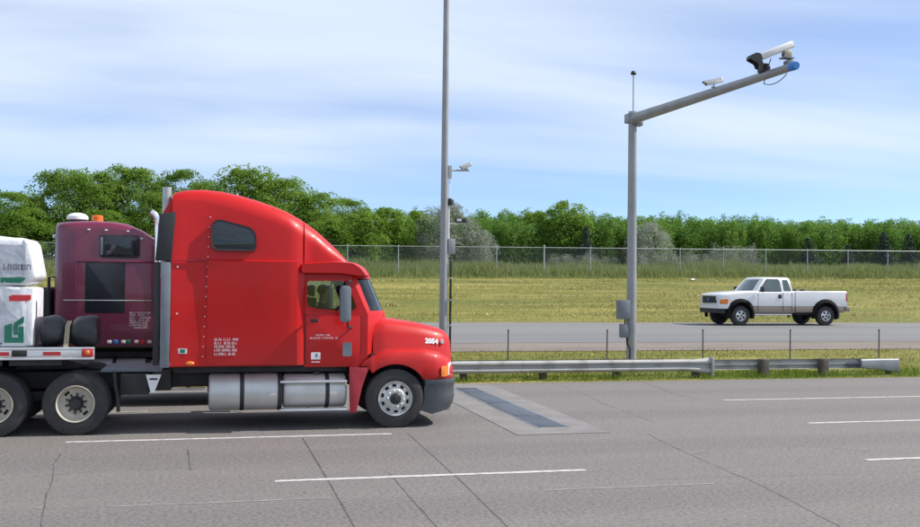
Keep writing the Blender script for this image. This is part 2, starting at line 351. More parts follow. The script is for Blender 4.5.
# ------------------------------------------------------------------ helpers
class MB:
    """collects shapes; build() links them as ONE mesh object"""
    def __init__(s):
        s.v = []; s.f = []; s.m = []
    def add(s, vs, fs, mi=0):
        o = len(s.v); s.v.extend([tuple(p) for p in vs])
        s.f.extend([tuple(i + o for i in f) for f in fs]); s.m.extend([mi] * len(fs))
        return s
    def box(s, x0, x1, y0, y1, z0, z1, mi=0, rot=None, piv=None):
        vs = [Vector((x, y, z)) for x in (x0, x1) for y in (y0, y1) for z in (z0, z1)]
        if rot is not None:
            pv = Vector(piv) if piv else Vector(((x0 + x1) / 2, (y0 + y1) / 2, (z0 + z1) / 2))
            vs = [rot @ (p - pv) + pv for p in vs]
        return s.add(vs, [(0, 1, 3, 2), (4, 6, 7, 5), (0, 4, 5, 1), (2, 3, 7, 6), (0, 2, 6, 4), (1, 5, 7, 3)], mi)
    def tube(s, pts, r, n=10, mi=0, cap=True):
        pts = [Vector(p) for p in pts]
        rs = r if isinstance(r, (list, tuple)) else [r] * len(pts)
        vs = []; fs = []
        prev = None
        for i, p in enumerate(pts):
            a = pts[max(0, i - 1)]; b = pts[min(len(pts) - 1, i + 1)]
            d = (b - a).normalized()
            if prev is None:
                u = d.cross(Vector((0, 0, 1)))
                if u.length < 0.1: u = d.cross(Vector((1, 0, 0)))
            else:
                u = prev - d * prev.dot(d)
            u.normalize(); prev = u; v = d.cross(u)
            for k in range(n):
                t = 2 * PI * k / n
                vs.append(p + (u * math.cos(t) + v * math.sin(t)) * rs[i])
        for i in range(len(pts) - 1):
            for k in range(n):
                a = i * n + k; b = i * n + (k + 1) % n
                fs.append((a, b, b + n, a + n))
        if cap:
            fs.append(tuple(reversed(range(n)))); fs.append(tuple(range((len(pts) - 1) * n, len(pts) * n)))
        return s.add(vs, fs, mi)
    def loft(s, secs, mi=0, cap=True, closed=True):
        n = len(secs[0]); vs = [p for q in secs for p in q]; fs = []
        for i in range(len(secs) - 1):
            for k in range(n if closed else n - 1):
                a = i * n + k; b = i * n + (k + 1) % n
                fs.append((a, b, b + n, a + n))
        if cap:
            fs.append(tuple(reversed(range(n)))); fs.append(tuple(range((len(secs) - 1) * n, len(secs) * n)))
        return s.add(vs, fs, mi)
    def prism(s, poly, y0, y1, mi=0, axis='Y'):
        """poly: list of 2D points; extruded along the axis"""
        def P(a, b, c):
            return {'Y': (a, c, b), 'X': (c, a, b), 'Z': (a, b, c)}[axis]
        n = len(poly)
        vs = [P(a, b, y0) for a, b in poly] + [P(a, b, y1) for a, b in poly]
        fs = [tuple(range(n)), tuple(reversed(range(n, 2 * n)))]
        for k in range(n):
            j = (k + 1) % n
            fs.append((k, k + n, j + n, j))
        return s.add(vs, fs, mi)
    def lathe(s, prof, c, n=40, mi=0, axis='Y', closed=False, cap=True):
        """prof: list of (offset along axis, radius)"""
        c = Vector(c); vs = []; fs = []
        for o, r in prof:
            for k in range(n):
                t = 2 * PI * k / n; a, b = r * math.cos(t), r * math.sin(t)
                vs.append(c + Vector({'Y': (a, o, b), 'X': (o, a, b), 'Z': (a, b, o)}[axis]))
        m = len(prof)
        for i in range(m if closed else m - 1):
            j = (i + 1) % m
            for k in range(n):
                q = (k + 1) % n
                fs.append((i * n + k, i * n + q, j * n + q, j * n + k))
        if not closed and cap:
            if prof[0][1] > 1e-4: fs.append(tuple(range(n)))
            if prof[-1][1] > 1e-4: fs.append(tuple(reversed(range((m - 1) * n, m * n))))
        return s.add(vs, fs, mi)
    def sphere(s, c, r, n=10, m=6, mi=0, sc=(1, 1, 1)):
        prof = [(-math.cos(PI * i / m), max(1e-5, math.sin(PI * i / m))) for i in range(m + 1)]
        t = MB().lathe(prof, (0, 0, 0), n, axis='Z')
        c = Vector(c)
        return s.add([c + Vector((p[0] * r * sc[0], p[1] * r * sc[1], p[2] * r * sc[2])) for p in t.v], t.f, mi)
    def mesh(s, name, mats, smooth=35, bevel=0.0, seg=2):
        me = bpy.data.meshes.new(name)
        me.from_pydata([tuple(p) for p in s.v], [], s.f)
        mats = mats if isinstance(mats, (list, tuple)) else [mats]
        for m in mats: me.materials.append(m)
        if len(mats) > 1: me.polygons.foreach_set('material_index', s.m)
        bm = bmesh.new(); bm.from_mesh(me)
        bmesh.ops.remove_doubles(bm, verts=bm.verts, dist=1e-5)
        bmesh.ops.recalc_face_normals(bm, faces=bm.faces)
        if bevel:
            es = [e for e in bm.edges if len(e.link_faces) == 2 and e.calc_face_angle(0) > math.radians(32)]
            bmesh.ops.bevel(bm, geom=es, offset=bevel, segments=seg, affect='EDGES', profile=0.5, clamp_overlap=True)
        bm.to_mesh(me); bm.free()
        if smooth:
            me.polygons.foreach_set('use_smooth', [True] * len(me.polygons))
            me.set_sharp_from_angle(angle=math.radians(smooth))
        return me
    def build(s, name, mats, parent=None, smooth=35, bevel=0.0, seg=2, loc=None):
        return link(name, s.mesh(name, mats, smooth, bevel, seg), parent, loc)

def link(name, me, parent=None, loc=None):
    o = bpy.data.objects.new(name, me); COL.objects.link(o)
    if parent is not None: o.parent = parent
    if loc is not None: o.location = loc
    return o
def tag(o, label=None, cat=None, group=None, kind=None):
    if label: o['label'] = label
    if cat: o['category'] = cat
    if group: o['group'] = group
    if kind: o['kind'] = kind
    return o
def thing(name, label, cat, loc=(0, 0, 0), rz=0.0, group=None):
    o = bpy.data.objects.new(name, None); COL.objects.link(o)
    o.empty_display_size = 0.3
    o.location = loc; o.rotation_euler = (0, 0, rz)
    return tag(o, label, cat, group)
CHILD = {}
def copy_tree(o, parent=None):
    c = o.copy(); COL.objects.link(c)
    if parent is not None: c.parent = parent
    for ch in list(o.children): copy_tree(ch, c)
    return c
def cut(o, mb, mats=None):
    """boolean subtraction baked into the mesh; the cutter's faces take material slot 1 when given"""
    cme = mb.mesh('cutter', o.data.materials[0], smooth=0)
    co = bpy.data.objects.new('cutter', cme); COL.objects.link(co)
    if mats is not None:
        if len(o.data.materials) < 2: o.data.materials.append(mats)
        cme.materials.clear(); cme.materials.append(o.data.materials[0]); cme.materials.append(mats)
        cme.polygons.foreach_set('material_index', [1] * len(cme.polygons))
    par = o.parent; o.parent = None
    md = o.modifiers.new('cut', 'BOOLEAN'); md.operation = 'DIFFERENCE'; md.object = co; md.solver = 'EXACT'
    bpy.context.view_layer.update()
    dg = bpy.context.evaluated_depsgraph_get()
    me = bpy.data.meshes.new_from_object(o.evaluated_get(dg))
    me.name = o.name
    o.modifiers.clear(); o.data = me; o.parent = par
    bpy.data.objects.remove(co)
    me.polygons.foreach_set('use_smooth', [True] * len(me.polygons))
    me.set_sharp_from_angle(angle=math.radians(35))
    return o
def interp(keys, x):
    """smooth monotone (PCHIP-like) interpolation through (x, value) keys"""
    ks = keys
    if x <= ks[0][0]: return ks[0][1]
    if x >= ks[-1][0]: return ks[-1][1]
    n = len(ks); d = [(ks[i + 1][1] - ks[i][1]) / (ks[i + 1][0] - ks[i][0]) for i in range(n - 1)]
    def m(i):
        if i == 0: return d[0]
        if i == n - 1: return d[-1]
        if d[i - 1] * d[i] <= 0: return 0.0
        return 2 * d[i - 1] * d[i] / (d[i - 1] + d[i])
    for i in range(n - 1):
        if x <= ks[i + 1][0]:
            h = ks[i + 1][0] - ks[i][0]; t = (x - ks[i][0]) / h
            return ((2 * t**3 - 3 * t**2 + 1) * ks[i][1] + (t**3 - 2 * t**2 + t) * h * m(i)
                    + (-2 * t**3 + 3 * t**2) * ks[i + 1][1] + (t**3 - t**2) * h * m(i + 1))
def rrect(y0, y1, z0, z1, rt, rb, n=5):
    """rounded rectangle in YZ: top corner radius rt, bottom rb"""
    out = []
    for cy, cz, r, a in ((y1 - rt, z1 - rt, rt, 0), (y0 + rt, z1 - rt, rt, 90), (y0 + rb, z0 + rb, rb, 180), (y1 - rb, z0 + rb, rb, 270)):
        for k in range(n + 1):
            t = math.radians(a + 90 * k / n); out.append((cy + r * math.cos(t), cz + r * math.sin(t)))
    return out
def rpoly(pts, r, n=4):
    """polygon with rounded corners"""
    out = []; m = len(pts)
    for i in range(m):
        p = Vector(pts[i]); a = (Vector(pts[i - 1]) - p); b = (Vector(pts[(i + 1) % m]) - p)
        q = min(r, a.length * 0.45, b.length * 0.45)
        A = p + a.normalized() * q; B = p + b.normalized() * q
        for k in range(n + 1):
            t = k / n; v = A * (1 - t)**2 + p * 2 * t * (1 - t) + B * t**2
            out.append((v.x, v.y))
    return out
def text_mesh(s, size, name='lettering', bold=0.0, depth=0.003):
    cu = bpy.data.curves.new(name, 'FONT'); cu.body = s; cu.size = size; cu.align_x = 'LEFT'; cu.extrude = depth; cu.offset = bold; cu.resolution_u = 2
    o = bpy.data.objects.new(name, cu); COL.objects.link(o)
    dg = bpy.context.evaluated_depsgraph_get()
    me = bpy.data.meshes.new_from_object(o.evaluated_get(dg))
    bpy.data.objects.remove(o); bpy.data.curves.remove(cu)
    return me

# ------------------------------------------------------------------ ground, roads
PROF = [(-80, -0.06), (24.80, -0.06), (25.0, 0.0), (25.6, 0.03), (27.0, 0.18), (28.5, 0.38), (29.4, 0.50), (32.2, 0.58), (34.5, 0.74), (37, 0.885), (38.5, 0.905), (40.6, 0.905),
        (41.6, 0.95), (45, 1.33), (50, 1.96), (55, 2.57), (58, 2.92), (60, 3.12), (66, 3.55), (75, 4.0), (90, 4.4), (130, 4.6), (4000, 4.6)]
def lerpz(Y):
    for (a, za), (b, zb) in zip(PROF, PROF[1:]):
        if Y <= b: return za + (zb - za) * (Y - a) / (b - a)
    return PROF[-1][1]
def gz(X, Y):
    t = min(1, max(0, (Y - 41) / 19)); t = t * t * (3 - 2 * t)
    return lerpz(Y) + 0.0085 * max(-60, min(90, X - 18)) * t
def sheet(xs, ys, zf):
    vs = [(x, y, zf(x, y)) for y in ys for x in xs]; n = len(xs)
    fs = [(j * n + i, j * n + i + 1, (j + 1) * n + i + 1, (j + 1) * n + i) for j in range(len(ys) - 1) for i in range(n - 1)]
    return MB().add(vs, fs)
gx = [-2500, -800, -300, -120] + list(range(-60, 101, 4)) + [140, 300, 800, 2500]
gy = [-1500, -400, -80, 0, 15, 24.8] + [25 + 0.4 * i for i in range(14)] + [30.6 + i * 1.0 for i in range(32)] + [64, 66, 70, 75, 82, 90, 110, 130, 300, 1000, 3500]
tag(sheet(gx, gy, lambda x, y: gz(x, y) if y > -80 else -0.06).build('ground', SOIL), kind='structure')
highway = tag(sheet([-900, -100, -30, 0, 30, 60, 100, 900], [-40, 24.9], lambda x, y: 0.0).build('highway', ROAD), kind='structure')
def strip(xs0, xs1, n=60):
    return [xs0 + (xs1 - xs0) * i / n for i in range(n + 1)]
RX = [-700, -200] + strip(-80, 120, 50) + [250, 700]
tag(sheet(RX, [29.35, 30.4, 31.4, 32.3], lambda x, y: gz(x, y) + 0.012).build('gravel_shoulder', GRAVEL), kind='structure')
tag(sheet(RX, [32.2, 33, 34.5, 35.7, 37, 38.5, 40.5], lambda x, y: gz(x, y) + 0.022).build('service_road', SROAD), kind='structure')
tag(sheet(RX, [40.48, 40.8, 41.2], lambda x, y: gz(x, y) + 0.008).build('gravel_shoulder', GRAVEL), kind='structure')

# painted lane markings and sealed cracks: thin sheets on the slab
def mark(x0, x1, y, wd, name='lane_marking', mat=STRIPE, z=0.004):
    n = max(2, int((x1 - x0) / 0.25)); a = []; b = []
    for i in range(n + 1):
        x = x0 + (x1 - x0) * i / n
        a.append((x, y - wd / 2 + random.uniform(-1, 1) * 0.008, z)); b.append((x, y + wd / 2 + random.uniform(-1, 1) * 0.008, z))
    MB().loft([a, b], cap=False, closed=False).build(name, mat, highway, smooth=0)
for x in (0.71, 9.30, -7.9, 17.9): mark(x, x + 4.2, 13.0, 0.115)
for x in (-2.32, 10.73): mark(x, x + 5.16, 16.72, 0.12)
for x in (-2.04 - 4.6, 10.98): mark(x, x + 5.3, 20.42, 0.11)
mark(-11.5, -1.4, 20.42, 0.07, mat=FAINT, z=0.0045)
mark(-1.2, 1.3, 11.86, 0.035, mat=FAINT); mark(3.9, 6.2, 11.8, 0.04, mat=FAINT)
def crack(pts, wd, z=0.003, wob=0.0):
    a = []; b = []
    P = []
    for (x0, y0), (x1, y1) in zip(pts, pts[1:]):
        m = max(2, int(math.hypot(x1 - x0, y1 - y0) / 0.18))
        for i in range(m): P.append((x0 + (x1 - x0) * i / m, y0 + (y1 - y0) * i / m))
    P.append(pts[-1])
    for i, (x, y) in enumerate(P):
        x1, y1 = P[min(i + 1, len(P) - 1)]; x0, y0 = P[max(0, i - 1)]
        dxx, dyy = x1 - x0, y1 - y0; L = math.hypot(dxx, dyy) or 1
        nx, ny = -dyy / L, dxx / L
        q = random.uniform(-1, 1) * wob * 0.6; h = wd / 2 * random.uniform(0.35, 1.0)
        a.append((x + nx * (q - h), y + ny * (q - h), z)); b.append((x + nx * (q + h), y + ny * (q + h), z))
    MB().loft([a, b], cap=False, closed=False).build('sealed_crack', SEAL, highway, smooth=0)
crack([(1.34, 16.6), (1.38, 12.96), (1.40, 8.0)], 0.030, wob=0.006)
crack([(3.12, 16.7), (3.05, 12.65), (2.88, 8.0)], 0.022, wob=0.008)
crack([(2.23, 13.3), (2.22, 11.59), (2.24, 8.0)], 0.018, wob=0.010)
crack([(-2.23, 15.6), (-2.20, 14.7)], 0.032, wob=0.004)
crack([(-2.18, 14.6), (-2.07, 13.9), (-1.95, 12.6), (-1.75, 11.0), (-1.6, 9)], 0.017, wob=0.02)
crack([(-0.44, 15.7), (-0.36, 13.99)], 0.028, wob=0.005)
crack([(7.16, 16.0), (6.98, 14.6), (6.91, 13.88), (6.76, 11.62), (6.43, 9.42)], 0.014, wob=0.02)
crack([(-3.6, 13.3), (-2.68, 13.73), (-2.0, 13.94), (-1.4, 14.19), (-0.2, 14.1)], 0.010, wob=0.03)
crack([(8.6, 13.9), (8.9, 14.4), (9.4, 14.2), (9.8, 13.6)], 0.012, wob=0.03)
crack([(6.95, 13.9), (7.4, 14.1), (7.8, 13.9)], 0.014, wob=0.02)
crack([(10.9, 24.7), (10.7, 23.2), (10.4, 21.6), (10.5, 20.6)], 0.016, wob=0.02)
crack([(8.4, 24.7), (8.3, 22.0), (8.05, 20.4), (7.9, 17.2)], 0.010, wob=0.02)
crack([(5.5, 12.2), (6.8, 12.15), (8.8, 12.0), (11.5, 12.1)], 0.008, wob=0.015)
crack([(-6, 11.95), (-2, 11.9), (-1.3, 11.86)], 0.006, wob=0.01)

# weighing pad let into the lane
wp = thing('weighing_pad', 'strip of dark blue grey metal plates set into a pale concrete pad in the road', 'road scale', (5.75, 20.5, 0.0))
q = MB(); q.add([(4.90 - 5.75, -4.28, 0.006), (6.56 - 5.75, -4.28, 0.006), (6.70 - 5.75, 4.36, 0.006), (4.90 - 5.75, 4.36, 0.006)], [(0, 1, 2, 3)])
q.build('concrete_pad', PATCH, wp, smooth=0)
for i, (ya, yb, m) in enumerate(((17.03, 18.46, PLATE), (18.50, 20.55, PLATE2), (20.60, 22.75, PLATE), (22.80, 23.70, PLATE))):
    MB().box(5.54 - 5.75 + i * 0.02, 6.06 - 5.75 + i * 0.01, ya - 20.5, yb - 20.5, 0.007, 0.016).build('scale_plate', m, wp, bevel=0.003)
MB().box(5.50 - 5.75, 5.535 - 5.75, -3.55, 3.25, 0.0065, 0.013).build('edge_rail', MGREY, wp)
MB().box(6.065 - 5.75, 6.10 - 5.75, -3.55, 3.25, 0.0065, 0.013).build('edge_rail', MGREY, wp)
crack([(4.88, 16.21), (6.58, 16.21)], 0.012, z=0.0035)
crack([(4.895, 16.2), (4.895, 24.8)], 0.012, z=0.0035)
crack([(6.565, 16.2), (6.705, 24.8)], 0.012, z=0.0035)

# ------------------------------------------------------------------ chain-link fence
FY = 60.0
fx0, fx1, step = -29.8, 76.0, 3.1
fence = thing('chain_link_fence', 'long grey chain link fence with steel posts across the top of the field', 'fence', (19.0, FY, gz(19.0, FY)))
pm = MB().tube([(0, 0, -0.5), (0, 0, 1.80)], 0.028, 8).lathe([(1.80, 0.034), (1.84, 0.02), (1.86, 0.001)], (0, 0, 0), 8, axis='Z').mesh('post', GALV)
tm = MB().tube([(0, 0, -0.5), (0, 0, 1.88)], 0.05, 10).lathe([(1.88, 0.056), (1.93, 0.03), (1.95, 0.001)], (0, 0, 0), 10, axis='Z').mesh('post', GALV)
k = 0
x = fx0
def fz(x): return gz(x, FY) - gz(19.0, FY)
fence_rail = MB(); wires = MB()
px_ = None
while x <= fx1:
    link('post', tm if abs(x - 19.0) < 1.5 else pm, fence, (x - 19.0, 0, fz(x)))
    if px_ is not None:
        fence_rail.tube([(px_ - 19, 0, fz(px_) + 1.78), (x - 19, 0, fz(x) + 1.78)], 0.021, 6, cap=False)
    px_ = x; x += step
fence_rail.build('top_rail', GALV, fence)
H = 1.75
for sgn in (1, -1):
    x = fx0 - 19
    while x < fx1 - 19 - H:
        xa, xb = (x, x + H) if sgn > 0 else (x + H, x)
        za, zb = fz(xa + 19) + 0.02, fz(xb + 19) + H
        r = 0.0022
        wires.add([(xa - r, 0.03, za), (xa + r, 0.03, za), (xb + r, 0.03, zb), (xb - r, 0.03, zb)], [(0, 1, 2, 3)])
        wires.add([(xa, 0.03 - r, za), (xa, 0.03 + r, za), (xb, 0.03 + r, zb), (xb, 0.03 - r, zb)], [(0, 1, 2, 3)])
        x += 0.075
tag(wires.build('wire_mesh', GALV, fence, smooth=0), kind='stuff')

# ------------------------------------------------------------------ guardrails, cable posts
def wbeam(zc, hh, out=1.0):
    s = hh / 0.155
    pr = [(0.03, -0.155), (-0.045, -0.115), (-0.055, -0.085), (-0.045, -0.055), (0.025, -0.02), (0.025, 0.02), (-0.045, 0.055), (-0.055, 0.085), (-0.045, 0.115), (0.03, 0.155)]
    fr = [(y * out, zc + z * s) for y, z in pr]
    bk = [(y * out + 0.010, zc + z * s) for y, z in reversed(pr)]
    return fr + bk
def rail_mesh(st, out=1.0):
    m = MB(); m.loft([[(x, y, z) for y, z in wbeam(zc, hh, out)] for x, zc, hh in st]); return m
g1 = thing('guardrail', 'long pale steel guardrail with a flared fishtail end beside the highway', 'guardrail', (6.0, 25.3, 0.0))
rail_mesh([(-13.0, 0.37, 0.165), (6.2, 0.37, 0.165), (6.35, 0.37, 0.168), (6.72, 0.36, 0.175), (7.0, 0.345, 0.21), (7.24, 0.335, 0.255)]).build('rail', RAILW, g1, smooth=50)
rail_mesh([(-13.0, 0.37, 0.155), (6.0, 0.37, 0.155)], -1).build('rail', RAILW, g1, smooth=50, loc=(0, 0.46, 0))
MB().box(7.19, 7.27, -0.09, 0.06, 0.07, 0.60).build('end_plate', RAILW, g1, bevel=0.01)
gpm = MB().box(-0.085, 0.085, 0.045, 0.24, -0.4, 0.50).mesh('post', WOODP, bevel=0.008)
gbm = MB().box(-0.11, 0.11, 0.036, 0.17, 0.05, 0.25).mesh('block', CHASSIS, bevel=0.008)
for x in (-10.4, -8.3, -6.2, -4.1, -2.0, 0.22, 2.4, 4.5, 6.85):
    link('post', gpm, g1, (x, 0.05, 0))
gboltm = MB().lathe([(-0.06, 0.0), (-0.06, 0.016), (-0.045, 0.022)], (0, 0, 0), 8).mesh('splice_bolt', GALV)
for x in (0.22, 2.4, 4.5, -2.0):
    link('splice_bolt', gboltm, g1, (x, 0.03, 0.37))
g2 = thing('guardrail', 'short low guardrail seen from behind with two dark posts in front of the rail', 'guardrail', (16.0, 25.45, 0.0))
rail_mesh([(-2.62, 0.36, 0.14), (2.05, 0.36, 0.14), (2.2, 0.35, 0.135), (2.32, 0.35, 0.135)], -1).build('rail', RAILW, g2, smooth=50, loc=(0, 0.12, 0))
g2p = MB().box(-0.12, 0.12, -0.17, 0.05, -0.4, 0.52).box(-0.09, 0.09, 0.05, 0.09, 0.2, 0.46).mesh('post', WOODP, bevel=0.015)
for x in (-1.13, 0.76): link('post', g2p, g2, (x, 0, 0))
MB().box(2.95, 3.10, 0.06, 0.2, -0.3, 0.3).build('post', WOODP, g2, bevel=0.015)
e = MB(); e.loft([[(x, y, z) for y, z in rrect(-0.02, 0.14, zc - hh, zc + hh, 0.05, 0.05, 3)] for x, zc, hh in ((2.05, 0.35, 0.13), (2.35, 0.34, 0.145), (2.7, 0.33, 0.16), (3.18, 0.29, 0.20), (3.29, 0.285, 0.205))])
e.build('end_terminal', GALVP, g2, smooth=40)
rail_mesh([(1.60, 0.34, 0.05), (2.3, 0.34, 0.05)], -1).build('splice_plate', MGREY, g2, smooth=50, loc=(0, 0.08, 0))

cpm = MB().tube([(0, 0, -0.4), (0, 0, 0.90)], 0.022, 8).lathe([(0.86, 0.03), (0.92, 0.026), (0.93, 0.001)], (0, 0, 0), 8, axis='Z').mesh('thin_post', paint('post_steel', (0.12, 0.12, 0.125), 0.6, metal=0.3, var=0.2))

for x, lb in ((-0.98, 'thin steel marker post behind the rear of the red truck sleeper'), (2.06, 'thin steel marker post behind the red truck cab'), (5.10, 'thin steel marker post behind the red truck hood'), (8.16, 'thin steel marker post just right of the red hood behind the long guardrail'), (11.23, 'thin steel marker post just left of the camera gantry pole'),
              (14.35, 'thin steel marker post behind the fishtail end of the long guardrail'), (17.32, 'thin steel marker post behind the short guardrail between its two dark posts and the pickup'), (20.49, 'thin steel marker post behind the blunt right end of the short guardrail')):
    if x < 6: continue
    t = thing('marker_post', lb, 'post', (x, 28.0, gz(x, 28.0)), group='thin steel posts along the median')
    link('post', cpm, t)
    t.rotation_euler = (random.uniform(-.015, .015), random.uniform(-.02, .02), 0)

# ------------------------------------------------------------------ wheels
def ring_with_holes(mb, prof, n, skip, mi=0):
    vs = []; fs = []
    for o, r in prof:
        for k in range(n):
            t = 2 * PI * k / n; vs.append((r * math.cos(t), o, r * math.sin(t)))
    for i in range(len(prof) - 1):
        for k in range(n):
            if skip(i, k): continue
            q = (k + 1) % n
            fs.append((i * n + k, i * n + q, (i + 1) * n + q, (i + 1) * n + k))
    mb.add(vs, fs, mi)
def tyre_mesh(R, W, ri):
    p = [(0.03, ri), (0.008, ri + 0.02), (0.0, ri + 0.06), (0.0, R - 0.13), (0.010, R - 0.06), (0.022, R - 0.022), (0.04, R - 0.004)]
    g = [0.04 + (W - 0.08) * i / 5 for i in range(6)]
    for i, y in enumerate(g[1:-1]):
        p += [(y - 0.008, R), (y - 0.007, R - 0.016), (y + 0.007, R - 0.016), (y + 0.008, R)]
    p += [(W - 0.04, R - 0.004), (W - 0.022, R - 0.022), (W - 0.01, R - 0.06), (W, R - 0.13), (W, ri + 0.06), (W - 0.008, ri + 0.02), (W - 0.03, ri)]
    m = MB().lathe(p, (0, 0, 0), 56, closed=True)
    # tread blocks round the shoulder
    for k in range(56):
        t = 2 * PI * k / 56
        rot = Matrix.Rotation(-t, 3, 'Y')
        m.box(R - 0.03, R + 0.001, 0.022, 0.055, -0.012, 0.012, rot=rot, piv=(0, 0, 0))
    return m.mesh('wheel', RUBBER)
TYRE = tyre_mesh(0.515, 0.28, 0.295)
_f = MB()
_f.lathe([(0.06, 0.296), (0.012, 0.305), (-0.004, 0.302), (-0.002, 0.288), (0.03, 0.272), (0.045, 0.262)], (0, 0, 0), 60, cap=False)
ring_with_holes(_f, [(0.045, 0.262), (0.044, 0.252), (0.030, 0.205), (0.022, 0.190)], 60, lambda i, k: i == 1 and k % 6 in (0, 1, 2))
_f.lathe([(0.022, 0.190), (-0.012, 0.165), (-0.020, 0.125), (-0.016, 0.10), (-0.02, 0.0)], (0, 0, 0), 60, cap=False)
for k in range(10):
    t = 2 * PI * (k + .5) / 10
    _f.lathe([(-0.012, 0.015), (-0.045, 0.015), (-0.05, 0.009), (-0.05, 0.0)], (0.143 * math.cos(t), 0, 0.143 * math.sin(t)), 6)
RIM_F = _f.mesh('rim', RIMM)
HUB_F = MB().lathe([(-0.01, 0.100), (-0.045, 0.098), (-0.06, 0.085), (-0.065, 0.05), (-0.085, 0.045), (-0.09, 0.0)], (0, 0, 0), 24).lathe([(0.10, 0.285), (0.098, 0.0)], (0, 0, 0), 40).mesh('hub', BLACK)
_r = MB()
_r.lathe([(0.05, 0.296), (0.006, 0.305), (-0.006, 0.300), (0.0, 0.285), (0.05, 0.272), (0.11, 0.262), (0.128, 0.250)], (0, 0, 0), 60, cap=False)
ring_with_holes(_r, [(0.128, 0.250), (0.132, 0.240), (0.132, 0.195), (0.13, 0.185)], 60, lambda i, k: i == 1 and k % 30 in (0, 1, 2, 3))
_r.lathe([(0.13, 0.185), (0.128, 0.10), (0.13, 0.0)], (0, 0, 0), 60, cap=False)
RIM_R = _r.mesh('rim', CREAM)
_h = MB().lathe([(0.13, 0.118), (0.10, 0.112), (0.03, 0.090), (0.015, 0.075), (0.012, 0.0)], (0, 0, 0), 24).lathe([(0.2, 0.28), (0.199, 0.0)], (0, 0, 0), 40)
for k in range(10):
    t = 2 * PI * k / 10; rot = Matrix.Rotation(-t, 3, 'Y')
    _h.box(0.105, 0.172, 0.085, 0.131, -0.014, 0.014, rot=rot, piv=(0, 0, 0))
HUB_R = _h.mesh('hub', BLACK)
def wheel(parent, x, y, z, rear=False, far=False):
    o = link('wheel', TYRE, parent, (x, y, z))
    a = random.uniform(0, 2)
    o.rotation_euler = (0, a, PI if far else 0)
    link('rim', RIM_R if rear else RIM_F, o); link('hub', HUB_R if rear else HUB_F, o)
    return o

